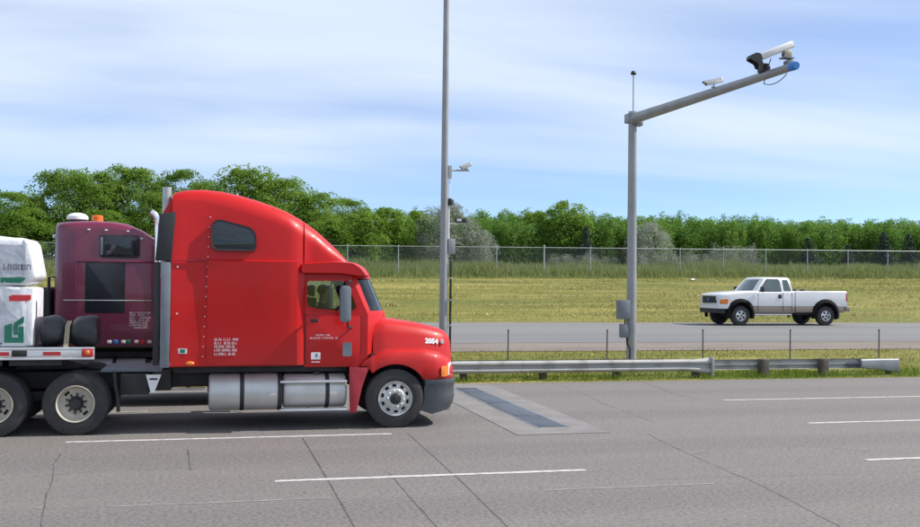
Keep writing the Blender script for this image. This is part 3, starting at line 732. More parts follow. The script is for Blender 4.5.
# ------------------------------------------------------------------ highway trucks (local X forward, Y away from the viewer, near side y = 0)
CY = 1.25
def hw_sleeper(x): return interp([(-0.82, 1.315), (-0.24, 1.245), (1.12, 1.245), (1.28, 1.215), (1.44, 1.13)], x)
def truck(name, label, P, roof, group=None, loc=(0, 0, 0), kind='red'):
    red = kind == 'red'
    T = thing(name, label, 'truck', loc, 0, group)
    # ---- sleeper box
    secs = []
    xs = [-0.80, -0.76, -0.66, -0.5, -0.3, 0.0, 0.3, 0.6, 0.9, 1.12, 1.2, 1.28, 1.36, 1.42]
    for x in xs:
        h = hw_sleeper(x) if red else 1.245
        if not red:
            d = max(0, -0.5 - x); h -= 0.30 - math.sqrt(max(0, 0.09 - d * d)) if d < 0.3 else 0.30
            if x > 1.12: h = hw_sleeper(x)
        zt = interp(roof, x)
        r = (0.20 + 0.12 * max(0, min(1, (x + 0.6) / 0.8))) if red else 0.16
        inset = 0.05 if red else 0.02
        pr = rrect(CY - h, CY + h, 1.11 if red else 1.22, zt, r, 0.02, 6)
        z0 = 2.9
        secs.append([(x, CY + (y - CY) * (1 - inset * max(0, min(1, (z - z0) / 1.1))), z) for y, z in pr])
    MB().loft(secs).build('sleeper', P, T, smooth=40)
    # ---- cab shell, lofted in plan
    def plan(z, off=0.0, zz=None):
        xe = 2.60 if z < 1.99 else 2.60 + (2.30 - 2.60) * (z - 1.99) / 0.69
        h = 1.13 - (0.0 if z < 1.95 else 0.06 * (z - 1.95) / 0.75) - off
        pts = [(1.425 + off, CY + h), (1.425 + off, CY - h)]
        for k in range(13):
            t = -1 + 2 * k / 12
            pts.append((xe - off - 0.02 + 0.40 * (1 - abs(t) ** 2.6) - (0.05 if abs(t) == 1 else 0), CY + h * t))
        return [(x, y, z) for x, y in pts]
    zs = [1.08, 1.15, 1.6, 1.99, 2.2, 2.45, 2.66, 2.74]
    cab = MB().loft([plan(z) for z in zs]).build('cab', P, T, smooth=40)
    cut(cab, MB().loft([plan(z, 0.07) for z in (1.30, 1.6, 1.99, 2.3, 2.62)]), BLACK)
    win = [(1.46, 2.57), (2.14, 2.58), (2.33, 2.10), (2.20, 2.03), (1.60, 2.09), (1.47, 2.14)]
    cut(cab, MB().prism(rpoly(win, 0.07), -0.3, 2.8), BLACK)
    cut(cab, MB().prism([(CY - 1.05, 2.05), (CY + 1.05, 2.05), (CY + 0.99, 2.62), (CY - 0.99, 2.62)], 2.18, 3.4, axis='X'), BLACK)
    for s in (0, 1):
        yy = CY - 1.085 if s == 0 else CY + 1.085
        g = MB().prism(rpoly(win, 0.07), yy - 0.004, yy + 0.004).build('side_window', GLASS, T, smooth=0)
    a = []; b = []
    for z in (2.03, 2.33, 2.63):
        pl = plan(z)[2:]
        a.append([(x - 0.018, CY + (y - CY) * 0.955, z) for x, y, _ in pl])
    MB().loft(a, cap=False, closed=False).build('windshield', WSGLASS, T, smooth=60)
    # seats, dash, wheel
    for yy in (0.45, 1.75):
        st = MB().box(1.55, 2.05, yy - 0.24, yy + 0.24, 1.35, 1.62).box(1.50, 1.64, yy - 0.23, yy + 0.23, 1.55, 2.28).box(1.52, 1.62, yy - 0.13, yy + 0.13, 2.30, 2.50)
        st.build('seat', SEATM, T, bevel=0.03)
    MB().box(2.22, 2.62, 0.25, 2.25, 1.35, 1.98).build('dashboard', SEATM, T, bevel=0.05)
    sw = MB(); ring = []
    for k in range(25):
        t = 2 * PI * k / 24; ring.append((2.12 + 0.10 * math.sin(t), 1.75 + 0.23 * math.cos(t), 1.90 + 0.2 * math.sin(t)))
    sw.tube(ring, 0.016, 6, cap=False); sw.tube([(2.12, 1.75, 1.90), (2.3, 1.75, 1.80)], 0.03, 8); sw.tube([(2.12, 1.52, 1.9), (2.12, 1.98, 1.9)], 0.014, 6)
    sw.build('steering_wheel', BLACK, T)
    # ---- door: raised skin round the window with a shut line
    for s in (0, 1):
        y0 = CY - 1.134 if s == 0 else CY + 1.130
        outer = rpoly([(1.45, 1.12), (1.45, 1.96), (2.40, 1.96), (2.40, 1.30), (2.30, 1.12)], 0.05)
        dr = MB().prism(outer, y0 - 0.012, y0 + 0.004).build('door', P, T, bevel=0.004)
        gp_ = MB()
        yg = sorted((y0 - 0.004 if s == 0 else y0 + 0.004, y0 + 0.003 if s == 0 else y0 - 0.003))
        for (xa, xb, za, zb) in ((1.436, 1.449, 1.12, 2.0), (2.402, 2.414, 1.30, 1.96)): gp_.box(xa, xb, yg[0], yg[1], za, zb)
        tag(gp_.build('door_gap', BLACK, dr, smooth=0), kind='stuff')
        MB().box(1.53, 1.66, y0 - 0.03 if s == 0 else y0 + 0.005, y0 - 0.012 if s == 0 else y0 + 0.03, 1.86, 1.91).build('handle', BLACK, dr, bevel=0.006)
        # rubber window frame
        outp = rpoly([(1.435, 2.60), (2.155, 2.61), (2.365, 2.09), (2.215, 2.0), (1.59, 2.06), (1.44, 2.12)], 0.08)
        inp = rpoly(win, 0.07)
        m = MB(); n = len(inp); y1 = CY - 1.134 if s == 0 else CY + 1.134; y2 = CY - 1.05 if s == 0 else CY + 1.05
        m.loft([[(x, y1, z) for x, z in outp], [(x, y1, z) for x, z in inp], [(x, y2, z) for x, z in inp]], cap=False)
        m.build('window_frame', P, dr, smooth=30)
    # ---- visor over the windshield
    if red:
        vis = rpoly([(1.36, 2.70), (1.36, 2.87), (1.95, 2.925), (2.24, 2.90), (2.38, 2.80), (2.47, 2.665), (2.36, 2.655), (2.05, 2.70)], 0.04, 3)
        m = MB(); ss = []
        for t in [-1, -0.985, -0.94, -0.8, -0.4, 0, 0.4, 0.8, 0.94, 0.985, 1]:
            q = 0.0 if abs(t) < 0.95 else (0.03 if abs(t) < 0.99 else 0.05)
            f = 0.22 * (1 - abs(t) ** 2.2)
            ss.append([(x + f * max(0, min(1, (x - 1.9) / 0.4)), CY + 1.23 * t, 2.78 + (z - 2.78) * (1 - q * 3)) for x, z in vis])
        m.loft(ss).build('visor', P, T, smooth=45)
    else:
        m = MB(); ss = []
        vis = [(1.30, 2.72), (1.30, 3.0), (1.9, 2.95), (2.25, 2.86), (2.40, 2.70), (2.2, 2.72)]
        m.loft([[(x, CY + 1.15 * t, z) for x, z in vis] for t in (-1, 1)]).build('visor', P, T, bevel=0.03)
    # ---- roof dome between sleeper and visor
    ss = []
    for x in [1.41, 1.5, 1.6, 1.7, 1.8, 1.9, 2.0, 2.1, 2.2, 2.27]:
        zt = interp(roof, x); h = 1.12 - 0.10 * (x - 1.4)
        if x == 1.41: h = 1.15
        r = min(0.32, (zt - 2.72) * 0.6)
        ss.append([(x, y, z) for y, z in rrect(CY - h, CY + h, 2.70, zt, max(0.02, r), 0.01, 6)])
    MB().loft(ss).build('roof_dome', P, T, smooth=45)
    # ---- hood with fenders
    crown = [(2.64, 1.965), (3.0, 1.91), (3.5, 1.835), (3.9, 1.755), (4.1, 1.70), (4.22, 1.60), (4.30, 1.40), (4.33, 1.15)]
    crease = [(2.64, 1.28), (2.8, 1.33), (3.1, 1.36), (3.5, 1.355), (3.8, 1.315), (4.0, 1.25), (4.2, 1.12), (4.33, 1.02)]
    hwf = [(2.64, 1.21), (2.9, 1.235), (3.4, 1.235), (3.75, 1.20), (3.98, 1.10), (4.12, 0.98), (4.22, 0.84), (4.29, 0.66), (4.33, 0.45)]
    hwh = [(2.64, 1.10), (3.0, 1.06), (3.5, 0.98), (3.9, 0.90), (4.1, 0.82), (4.22, 0.70), (4.33, 0.34)]
    ss = []
    for i in range(29):
        x = 2.64 + (4.33 - 2.64) * (i / 28) ** 0.85
        zc, cr_, hf, hh = interp(crease, x), interp(crown, x), interp(hwf, x), interp(hwh, x)
        a4 = hf - 0.13; hh = min(hh, a4 - 0.015)
        zc = min(zc, cr_ - 0.05)
        k = min(1, (zc - 0.86) / 0.4)
        half = [(hf - 0.03, 0.84), (hf, 0.92), (hf, zc - 0.20 * k), (hf - 0.03, zc - 0.09 * k), (hf - 0.075, zc - 0.025 * k), (a4, zc), (hh + 0.012, zc + 0.012), (hh, zc + 0.05),
                (hh - 0.03, zc + (cr_ - zc) * 0.5), (hh - 0.085, zc + (cr_ - zc) * 0.76), (hh - 0.17, zc + (cr_ - zc) * 0.90), (hh - 0.30 if hh > 0.5 else hh * 0.5, zc + (cr_ - zc) * 0.965), (hh * 0.28, cr_ - 0.004)]
        sec = [(x, CY - y, z) for y, z in half] + [(x, CY + y, z) for y, z in reversed(half)]
        ss.append(sec)
    hood = MB().loft(ss).build('hood', P, T, smooth=38)
    for yy in ((-0.4, 0.80), (1.70, 2.9)):
        c = MB().lathe([(yy[0], 0.60), (yy[1], 0.60)], (3.02, 0, 0.52), 48)
        cut(hood, c, BLACK)
    # body-coloured lip round the arch; the tail of the fender meets the cab
    for s in (0, 1):
        y0 = 0.015 if s == 0 else 2.43
        tail = [(2.40, 1.085), (2.44, 1.16), (2.55, 1.23), (2.645, 1.285), (2.645, 0.98), (2.60, 0.96), (2.52, 1.085)]
        MB().prism(tail, y0, y0 + 0.06).build('fender_tail', P, T, bevel=0.015)
        sk = [(2.20, 1.075), (2.56, 1.075), (2.50, 0.93), (2.435, 0.75), (2.39, 0.55), (2.36, 0.40), (2.33, 0.28), (2.22, 0.28)]
        MB().prism(sk, y0 + 0.005, y0 + 0.055).build('wheel_skirt', SKIRT if red else P, T, bevel=0.012)
    MB().box(2.58, 2.66, 0.25, 2.25, 1.25, 1.95).box(2.58, 2.66, 0.10, 2.40, 1.10, 1.30).build('cowl_gap', BLACK, T)  # black boxes stand in for the shadowed gap between cab and hood
    # ---- bumper
    pl = [(3.56, 0.06), (3.80, 0.04), (3.98, 0.08), (4.14, 0.18), (4.25, 0.34), (4.32, 0.60), (4.36, 1.25)]
    pl = pl + [(x, 2.5 - y) for x, y in reversed(pl[:-1])]
    ss = []
    for i, (x, y) in enumerate(pl):
        e = abs(y - 1.25); bx = 0.32 + (0.0 if e > 1.1 else -0.03)
        lift = (-0.02, -0.09, -0.06, 0.0, 0.0, 0.0, 0.0)[min(i, len(pl) - 1 - i)]
        cx, cy = 3.5, 1.25
        d = Vector((cx - x, (cy - y) * 0.3)).normalized() * 0.14
        ss.append([(x, y, 0.835), (x + 0.012, y - 0.006 * (1 if y < 1.25 else -1), 0.79), (x + 0.012, y, 0.74), (x - 0.012, y, 0.70), (x - 0.01, y, 0.56), (x + 0.004, y, 0.52), (x - 0.03, y, 0.40), (x - 0.10, y, bx + lift), (x + d.x, y + d.y, bx + lift), (x + d.x, y + d.y, 0.835)])
    MB().loft(ss).build('bumper', DGREY, T, smooth=40)
    # ---- lights, grille
    for s in (0, 1):
        q = lambda y: y if s == 0 else 2.5 - y
        ys = sorted((q(0.12), q(0.19)))
        ln = MB().loft([[(x, q(y), z) for x, y, z in ((3.90, 0.065, 0.89), (3.90, 0.065, 1.06), (4.0, 0.125, 1.08), (4.08, 0.20, 1.07), (4.08, 0.20, 0.89), (4.0, 0.125, 0.88))],
                         [(x, q(y), z) for x, y, z in ((3.91, 0.12, 0.90), (3.91, 0.12, 1.05), (3.97, 0.19, 1.06), (4.04, 0.26, 1.06), (4.04, 0.26, 0.90), (3.97, 0.19, 0.89))]])
        ln.build('turn_signal', AMBER, T, bevel=0.01)
        hl = MB().loft([[(4.09, q(0.21), 0.90), (4.09, q(0.21), 1.10), (4.20, q(0.40), 1.13), (4.26, q(0.62), 1.12), (4.29, q(0.62), 0.90), (4.22, q(0.40), 0.89)],
                        [(4.0, q(0.28), 0.91), (4.0, q(0.28), 1.09), (4.1, q(0.44), 1.11), (4.16, q(0.62), 1.10), (4.16, q(0.62), 0.91), (4.1, q(0.44), 0.90)]])
        hl.build('headlight', CLEARLENS, T, bevel=0.01)
    gr = MB()
    gr.box(4.16, 4.30, 0.72, 1.78, 0.86, 1.20)
    for i in range(5): gr.box(4.33, 4.345, 0.74, 1.76, 0.90 + i * 0.065, 0.915 + i * 0.065)
    gr.build('grille', DGREY, T, bevel=0.008)
    for ob in T.children:
        if ob.name.split('.')[0] in ('hood', 'bumper', 'turn_signal', 'headlight', 'grille'):
            for v in ob.data.vertices:
                if v.co.x > 3.5: v.co.x = 3.5 + (v.co.x - 3.5) * 0.87
    # ---- chassis
    fr = MB()
    for y in (0.80, 1.62): fr.box(-4.3, 4.0, y, y + 0.09, 0.70, 0.98)
    for x in (-4.2, -2.9, -1.6, -0.5, 1.0, 2.4): fr.box(x, x + 0.12, 0.88, 1.63, 0.72, 0.95)
    fr.box(2.6, 3.8, 0.95, 1.55, 0.62, 1.25)
    fr.box(-0.75, 2.2, 0.30, 2.20, 0.98, 1.10)
    fr.box(2.95, 3.09, 0.25, 2.25, 0.42, 0.56)
    for x in (-2.28, -3.53): fr.box(x - 0.08, x + 0.08, 0.3, 2.2, 0.42, 0.6); fr.lathe([(-0.2, 0.19), (0.2, 0.22)], (x, 1.25, 0.53), 16)
    for x in (-2.9,): fr.box(x - 0.5, x + 0.5, 0.72, 0.80, 0.50, 0.66); fr.box(x - 0.5, x + 0.5, 1.7, 1.78, 0.50, 0.66)
    fr.build('chassis_frame', CHASSIS, T, bevel=0.01)
    MB().box(-1.62, -1.15, 0.35, 0.80, 0.62, 0.96).box(-1.10, -0.80, 0.55, 0.80, 0.66, 1.0).build('battery_box', CHASSIS, T, bevel=0.02)
    MB().box(-1.95, -0.95, 0.55, 1.95, 0.985, 1.03).build('deck_plate', MGREY, T, bevel=0.006)
    MB().prism([(-3.35, 1.03), (-2.35, 1.03), (-2.20, 1.10), (-2.55, 1.20), (-3.2, 1.20)], 0.75, 1.75).build('fifth_wheel', CHASSIS, T, bevel=0.02)
    for far in (False, True):
        yy = 0.03 if not far else 2.47
        wheel(T, 3.02, yy, 0.515, False, far)
        for x in (-2.28, -3.53):
            wheel(T, x, yy, 0.515, True, far)
            link('wheel', TYRE, T, (x, 0.34 if not far else 1.88, 0.515))
    # ---- fuel tanks with straps and steps
    for s in (0, 1):
        c = 0.36 if s == 0 else 2.14
        q = lambda y: y if s == 0 else 2.5 - y
        t1 = MB().lathe([(-0.17, 0.0), (-0.17, 0.27), (-0.15, 0.305), (-0.13, 0.315), (1.03, 0.315), (1.05, 0.305), (1.06, 0.27), (1.06, 0.0)], (0, c, 0.645), 40, axis='X')
        tk = t1.build('fuel_tank', TANK, T, smooth=40)
        stp = lambda x: MB().lathe([(x, 0.3), (x, 0.322), (x + 0.07, 0.322), (x + 0.07, 0.3)], (0, c, 0.645), 40, axis='X').build('strap', BLACK, tk)
        stp(0.35); stp(0.985)
        t2 = MB().lathe([(1.08, 0.0), (1.08, 0.26), (1.10, 0.285), (1.12, 0.295), (2.13, 0.295), (2.15, 0.285), (2.17, 0.26), (2.17, 0.0)], (0, c, 0.65), 40, axis='X')
        tk = t2.build('fuel_tank', TANK, T, smooth=40)
        MB().lathe([(1.80, 0.28), (1.80, 0.303), (1.87, 0.303), (1.87, 0.28)], (0, c, 0.65), 40, axis='X').build('strap', BLACK, tk)
        MB().lathe([(0.28, 0.06), (0.33, 0.06), (0.335, 0.0)], (1.66, c - 0.05, 0.65), 16, axis='Z').build('filler_cap', BLACK, tk)
        for zz in (0.83, 0.345):
            ys = sorted((q(0.02), q(0.17)))
            MB().box(1.02, 2.17, ys[0], ys[1], zz - 0.022, zz + 0.022).box(1.5, 1.54, sorted((q(0.1), q(0.3)))[0], sorted((q(0.1), q(0.3)))[1], zz - 0.02, zz + 0.02).build('step', ALU, T, bevel=0.012)
    # ---- mirrors
    for s in (0, 1):
        q = lambda y: y if s == 0 else 2.5 - y
        ys = sorted((q(-0.26), q(-0.03)))
        mm = MB().prism(rpoly([(2.005, 1.90), (2.005, 2.44), (2.03, 2.49), (2.15, 2.49), (2.185, 2.44), (2.185, 1.90), (2.15, 1.87), (2.03, 1.87)], 0.03), ys[0], ys[1]).build('mirror', MGREY, T, bevel=0.02)
        MB().tube([(2.14, q(-0.14), 2.47), (2.16, q(-0.14), 2.56), (2.24, q(0.12), 2.60)], 0.018, 8).build('bracket', BLACK, mm)
        MB().tube([(2.14, q(-0.14), 1.88), (2.15, q(-0.12), 1.78), (2.25, q(0.11), 1.76)], 0.018, 8).build('bracket', BLACK, mm)
    return T

# ---- the red tractor
YR = 17.37
ROOF_R = [(-0.82, 4.00), (-0.74, 4.05), (-0.55, 4.095), (-0.25, 4.115), (0.1, 4.08), (0.5, 3.985), (0.98, 3.83), (1.4, 3.62), (1.66, 3.44), (1.9, 3.23), (2.1, 3.02), (2.28, 2.80)]
RT = truck('tractor_unit', 'bright red highway tractor truck with tall sloping sleeper roof pulling the flatbed', RED, ROOF_R, loc=(0, YR, 0))
def near_y(x): return CY - hw_sleeper(x)
# lower side panel with a top ledge
MB().loft([[(x, near_y(x) - 0.010 - 0.042 * max(0, min(1, (x + 0.2) / 1.38)), z), (x, near_y(x) + 0.03, z + 0.020), (x, near_y(x) + 0.03, 1.14), (x, near_y(x) - 0.010 - 0.042 * max(0, min(1, (x + 0.2) / 1.38)), 1.14)] for x, z in ((-0.215, 2.895), (0.3, 2.895), (0.7, 2.895), (1.11, 2.895), (1.20, 2.895), (1.285, 2.895))]).build('side_panel', RED, RT, smooth=30)
def rowseam(z, x0, x1, m=RED):
    return MB().loft([[(x, near_y(x) - 0.006, z - 0.006), (x, near_y(x) - 0.006, z + 0.006), (x, near_y(x) + 0.02, z + 0.006), (x, near_y(x) + 0.02, z - 0.006)] for x in np.linspace(x0, x1, 8)])
rowseam(2.90, -0.77, -0.23).build('seam', SKIRT, RT)
# rivet rows
rv = MB()
for i in range(16):
    z = 3.80 - i * 0.168
    f = 1 - 0.05 * max(0, min(1, (z - 2.9) / 1.1))
    for x in ((-0.175 - 0.10 * (3.9 - z) / 2.7,)):
        y = CY - hw_sleeper(x) * f
        if z > 3.74: y += 0.02
        rv.sphere((x, y, z), 0.012, 8, 4, sc=(1, 0.6, 1))
for z in (2.78, 2.0): rv.sphere((-0.70, near_y(-0.70), z), 0.016, 8, 4, sc=(1, 0.6, 1))
tag(rv.build('rivets', PALEP, RT), kind='stuff')
# sleeper windows, both sides
wpoly = [(-0.13, 3.52), (-0.04, 3.575), (0.49, 3.44), (0.56, 3.33), (0.56, 3.09), (-0.08, 3.09), (-0.13, 3.16)]
for s in (0, 1):
    y0 = 0.010 if s == 0 else 2.49
    tilt = Matrix.Rotation(math.radians(-3.3 if s == 0 else 3.3), 3, 'X')
    m = MB().prism(rpoly(wpoly, 0.07), -0.035, 0.035)
    m.v = [tuple(tilt @ Vector((p[0], p[1], p[2] - 3.3)) + Vector((0, y0 + (0.0095 if s == 0 else -0.0095), 3.3))) for p in m.v]
    sw = m.build('sleeper_window', DARKGLASS, RT, bevel=0.004)
    m = MB()
    o = rpoly([(-0.155, 3.535), (-0.05, 3.60), (0.505, 3.463), (0.585, 3.34), (0.585, 3.065), (-0.09, 3.065), (-0.155, 3.15)], 0.085)
    i_ = rpoly(wpoly, 0.07)
    m.loft([[(x, -0.036, z) for x, z in i_], [(x, -0.042, z) for x, z in o], [(x, 0.03, z) for x, z in o]], cap=False)
    if s: m.v = [(p[0], -p[1], p[2]) for p in m.v]
    m.v = [tuple(tilt @ Vector((p[0], p[1], p[2] - 3.3)) + Vector((0, y0 + (0.0095 if s == 0 else -0.0095), 3.3))) for p in m.v]
    m.build('gasket', BLACK, sw, smooth=30)
# side extenders behind the sleeper
for s in (0, 1):
    q = (lambda y: y) if s == 0 else (lambda y: 2.5 - y)
    MB().loft([[(x, q(-0.065 + dy), z) for x, z in ((-1.06, 2.88), (-1.00, 3.66), (-0.74, 3.70), (-0.80, 2.88))] for dy in (0, 0.06)]).build('side_extender', BLACK, RT, bevel=0.012)
    MB().loft([[(x, q(-0.065 + dy), z) for x, z in ((-0.96, 1.10), (-0.965, 2.86), (-0.81, 2.86), (-0.81, 1.10))] for dy in (0, 0.05)]).build('side_extender', MGREY, RT, bevel=0.012)
    MB().box(-1.08, -0.975, min(q(0.0), q(0.05)), max(q(0.0), q(0.05)), 1.14, 2.86).build('rubber_edge', BLACK, RT, bevel=0.01)
MB().tube([(-0.92, 0.22, 2.6), (-0.90, 0.22, 3.6), (-0.90, 0.22, 4.13)], 0.075, 16, cap=False).tube([(-0.90, 0.22, 4.12), (-0.90, 0.22, 3.5)], 0.068, 16).build('exhaust_stack', GALV, RT)
MB().prism([(-0.95, 3.7), (-0.80, 3.95), (-0.80, 3.5), (-0.95, 3.3)], 0.06, 0.5).build('stack_shroud', RED, RT, bevel=0.01)
# small details on the red side
def plate(name, x, z, wd, ht, mat, parent=RT, y=None, r=0.01):
    yy = near_y(x) if y is None else y
    return MB().prism(rpoly([(x - wd / 2, z - ht / 2), (x + wd / 2, z - ht / 2), (x + wd / 2, z + ht / 2), (x - wd / 2, z + ht / 2)], r), yy - 0.006, yy + 0.004).build(name, mat, parent)
def pseudo_lines(name, x, z, lines, mat, parent, y, seed=3):
    """print too small to read in the photograph: rows of tiny letter-like strokes"""
    rnd = random.Random(seed); m = MB()
    for (ox, oz, L, hgt) in lines:
        c = 0
        while c < L:
            wl = rnd.uniform(0.10, 0.22) * 1.0
            e_ = min(c + wl, L)
            t = c
            while t < e_ - 0.012:
                wd = rnd.uniform(0.55, 0.8) * hgt
                x0 = x + ox + t; z0 = z + oz
                st = hgt * 0.2
                k = rnd.randrange(4)
                m.box(x0, x0 + st, y - 0.003, y, z0, z0 + hgt)
                if k != 3: m.box(x0 + st, x0 + wd - st, y - 0.003, y, z0 + hgt - st, z0 + hgt)
                if k in (0, 2): m.box(x0 + wd - st, x0 + wd, y - 0.003, y, z0, z0 + hgt)
                if k in (1, 2, 3): m.box(x0 + st, x0 + wd - st, y - 0.003, y, z0, z0 + st)
                t += wd + hgt * 0.14
            c = e_ + 0.02
    return m.build(name, mat, parent, smooth=0)
pseudo_lines('lettering', -0.085, 1.30, [(0, 0.245, 0.38, 0.040), (0, 0.185, 0.39, 0.040), (0, 0.125, 0.34, 0.040), (0, 0.065, 0.37, 0.040), (0, 0.0, 0.37, 0.042)], PALEP, RT, near_y(0.05) - 0.0245)
yd = CY - 1.134 - 0.012
pseudo_lines('lettering', 1.52, 1.565, [(0.10, 0.05, 0.26, 0.028), (0.0, 0.0, 0.48, 0.028)], PALEP, RT, yd, seed=9)
d_ = plate('decal', 1.625, 1.27, 0.16, 0.12, WHITEPR, y=yd)
MB().box(1.62, 1.66, yd - 0.009, yd - 0.006, 1.25, 1.31).build('decal_print', GREYP, d_)
plate('decal', 1.625, 1.165, 0.15, 0.02, PALEP, y=yd)
plate('vent_panel', 2.17, 1.38, 0.16, 0.24, MGREY, y=yd, r=0.03)
lm = text_mesh('2054', 0.125, bold=0.008)
lt = link('lettering', lm, RT); lm.materials.append(WHITEPR)
lt.rotation_euler = (math.radians(78), math.radians(4), math.radians(10.5)); lt.location = (3.60, 0.30, 1.475)
pm_ = MB().lathe([(-0.03, 0.0), (-0.03, 0.035), (0.03, 0.045), (0.05, 0.045)], (3.93, 0.39, 1.49), 14).build('marker_light', CLEARLENS, RT)
mk = plate('sticker', -0.60, 1.375, 0.15, 0.085, CLEARLENS); MB().box(-0.64, -0.56, near_y(-.6) - 0.009, near_y(-.6) - 0.006, 1.345, 1.405).build('sticker_print', GREENP, mk)
MB().sphere((-0.48, near_y(-0.48), 1.165), 0.055, 10, 6, sc=(1.4, 0.6, 0.7)).build('marker_light', AMBER, RT)
for x, z in ((-0.5, 4.10), (0.4, 4.03)): pass
# mud flap hanger, triangular plate
MB().tube([(-1.70, 0.22, 1.03), (-1.68, 0.20, 0.80), (-1.64, 0.18, 0.62), (-1.62, 0.18, 0.36)], 0.03, 8).build('flap_hanger', CHASSIS, RT)
tr = MB().prism([(-1.20, 0.96), (-0.95, 0.96), (-1.06, 0.66), (-1.12, 0.66)], 0.29, 0.31).build('triangle_plate', WHITEPR, RT)
MB().box(-1.14, -1.01, 0.284, 0.29, 0.87, 0.90).build('slot', CHASSIS, tr)

# driver at the far wheel
def skin_figure(name, joints, edges, mat, parent=None, sub=2):
    me = bpy.data.meshes.new(name); me.from_pydata([j[0] for j in joints], edges, [])
    o = bpy.data.objects.new(name, me); COL.objects.link(o)
    md = o.modifiers.new('skin', 'SKIN'); md.use_smooth_shade = True
    for i, j in enumerate(joints):
        me.skin_vertices[0].data[i].radius = j[1]
    me.skin_vertices[0].data[0].use_root = True
    s = o.modifiers.new('sub', 'SUBSURF'); s.levels = sub; s.render_levels = sub
    bpy.context.view_layer.update()
    m2 = bpy.data.meshes.new_from_object(o.evaluated_get(bpy.context.evaluated_depsgraph_get()))
    m2.name = name
    o.modifiers.clear(); o.data = m2; m2.materials.append(mat)
    if parent: o.parent = parent
    return o
dv = skin_figure('person', [((0, 0, 0.08), (.17, .15)), ((-.02, 0, 0.28), (.15, .12)), ((-.01, 0, 0.46), (.18, .12)), ((0.02, 0, 0.58), (.06, .06)), ((0.05, 0, 0.66), (.075, .085)), ((0.06, 0, 0.78), (.08, .095)), ((0.05, 0, 0.85), (.06, .07)),
                            ((-.01, -.2, 0.50), (.06, .06)), ((.16, -.26, 0.30), (.05, .05)), ((.38, -.18, 0.36), (.036, .036)), ((.44, -.16, 0.38), (.04, .025)),
                            ((-.01, .2, 0.50), (.06, .06)), ((.16, .26, 0.30), (.05, .05)), ((.38, .18, 0.36), (.036, .036)), ((.44, .16, 0.38), (.04, .025)),
                            ((.30, -.11, .10), (.09, .09)), ((.52, -.12, .12), (.075, .075)), ((.58, -.12, -.2), (.05, .05)), ((.30, .11, .10), (.09, .09)), ((.52, .12, .12), (.075, .075)), ((.58, .12, -.2), (.05, .05)),
                            ((.135, 0, 0.755), (.022, .018))],
                 [(0, 1), (1, 2), (2, 3), (3, 4), (4, 5), (5, 6), (2, 7), (7, 8), (8, 9), (9, 10), (2, 11), (11, 12), (12, 13), (13, 14), (0, 15), (15, 16), (16, 17), (0, 18), (18, 19), (19, 20), (5, 21)], SKIN)
dv.location = (1.86, YR + 1.75, 1.60)
tag(dv, 'person in dark shirt sitting at the wheel inside the red truck cab', 'person')
sh = skin_figure('shirt', [((0, 0, 0.06), (.18, .16)), ((-.02, 0, 0.28), (.165, .135)), ((-.01, 0, 0.455), (.19, .13)), ((0.01, 0, 0.55), (.075, .075)), ((-.01, -.2, 0.50), (.075, .075)), ((.11, -.24, 0.36), (.066, .066)), ((.17, -.262, 0.29), (.06, .06)),
                           ((-.01, .2, 0.50), (.075, .075)), ((.11, .24, 0.36), (.066, .066)), ((.17, .262, 0.29), (.06, .06))], [(0, 1), (1, 2), (2, 3), (2, 4), (4, 5), (5, 6), (2, 7), (7, 8), (8, 9)], SHIRT, dv)
hr = MB().sphere((0.035, 0, 0.81), 0.112, 14, 10, sc=(1.0, 0.92, 0.9)); hr.v = [p if not (p[0] > 0.09 and p[2] < 0.83) else (0.085, p[1] * 0.8, p[2]) for p in hr.v]
hr.build('hair', HAIR, dv)

# ---- the burgundy tractor in the lane behind
ROOF_P = [(-0.82, 3.63), (-0.76, 3.69), (-0.55, 3.715), (0.0, 3.745), (0.45, 3.725), (0.72, 3.65), (1.0, 3.50), (1.2, 3.36), (1.42, 3.20), (1.7, 3.02), (2.0, 2.90), (2.28, 2.78)]
PT = truck('tractor_unit', 'dark burgundy tractor truck half hidden behind the red one, orange beacon on its roof', PURPLE, ROOF_P, loc=(-2.45, 21.17, 0), kind='purple')
def pl2(name, x, z, wd, ht, mat, y=0.005, r=0.05, d=0.01, parent=PT, bevel=0.003):
    return MB().prism(rpoly([(x - wd / 2, z - ht / 2), (x + wd / 2, z - ht / 2), (x + wd / 2, z + ht / 2), (x - wd / 2, z + ht / 2)], r), y - d, y + 0.03).build(name, mat, parent, bevel=bevel)
wf = pl2('sleeper_window', 0.47, 3.235, 0.78, 0.46, BLACK, r=0.08, d=0.008)
pl2('pane', 0.50, 3.235, 0.66, 0.38, DARKGLASS, r=0.07, d=0.014, parent=wf)
pl2('grey_trim', 0.12, 3.235, 0.05, 0.36, MGREY, r=0.02, d=0.016, parent=wf)
pl2('luggage_panel', 0.20, 2.41, 0.76, 1.04, PANELK, r=0.03, d=0.008)
MB().box(-0.36, 1.15, -0.012, 0.03, 2.905, 2.955).build('moulding', PURPLE, PT, bevel=0.008)
MB().box(-0.36, -0.34, -0.010, 0.03, 1.28, 3.55).build('corner_seam', PURPLE, PT, bevel=0.004)
MB().box(-0.58, 1.10, -0.012, 0.02, 2.135, 2.155).build('trim_strip', ALU, PT, bevel=0.003)
MB().tube([(-0.62, 0.03, 1.22), (1.35, 0.03, 1.22)], 0.02, 6).build('bottom_trim', BLACK, PT)
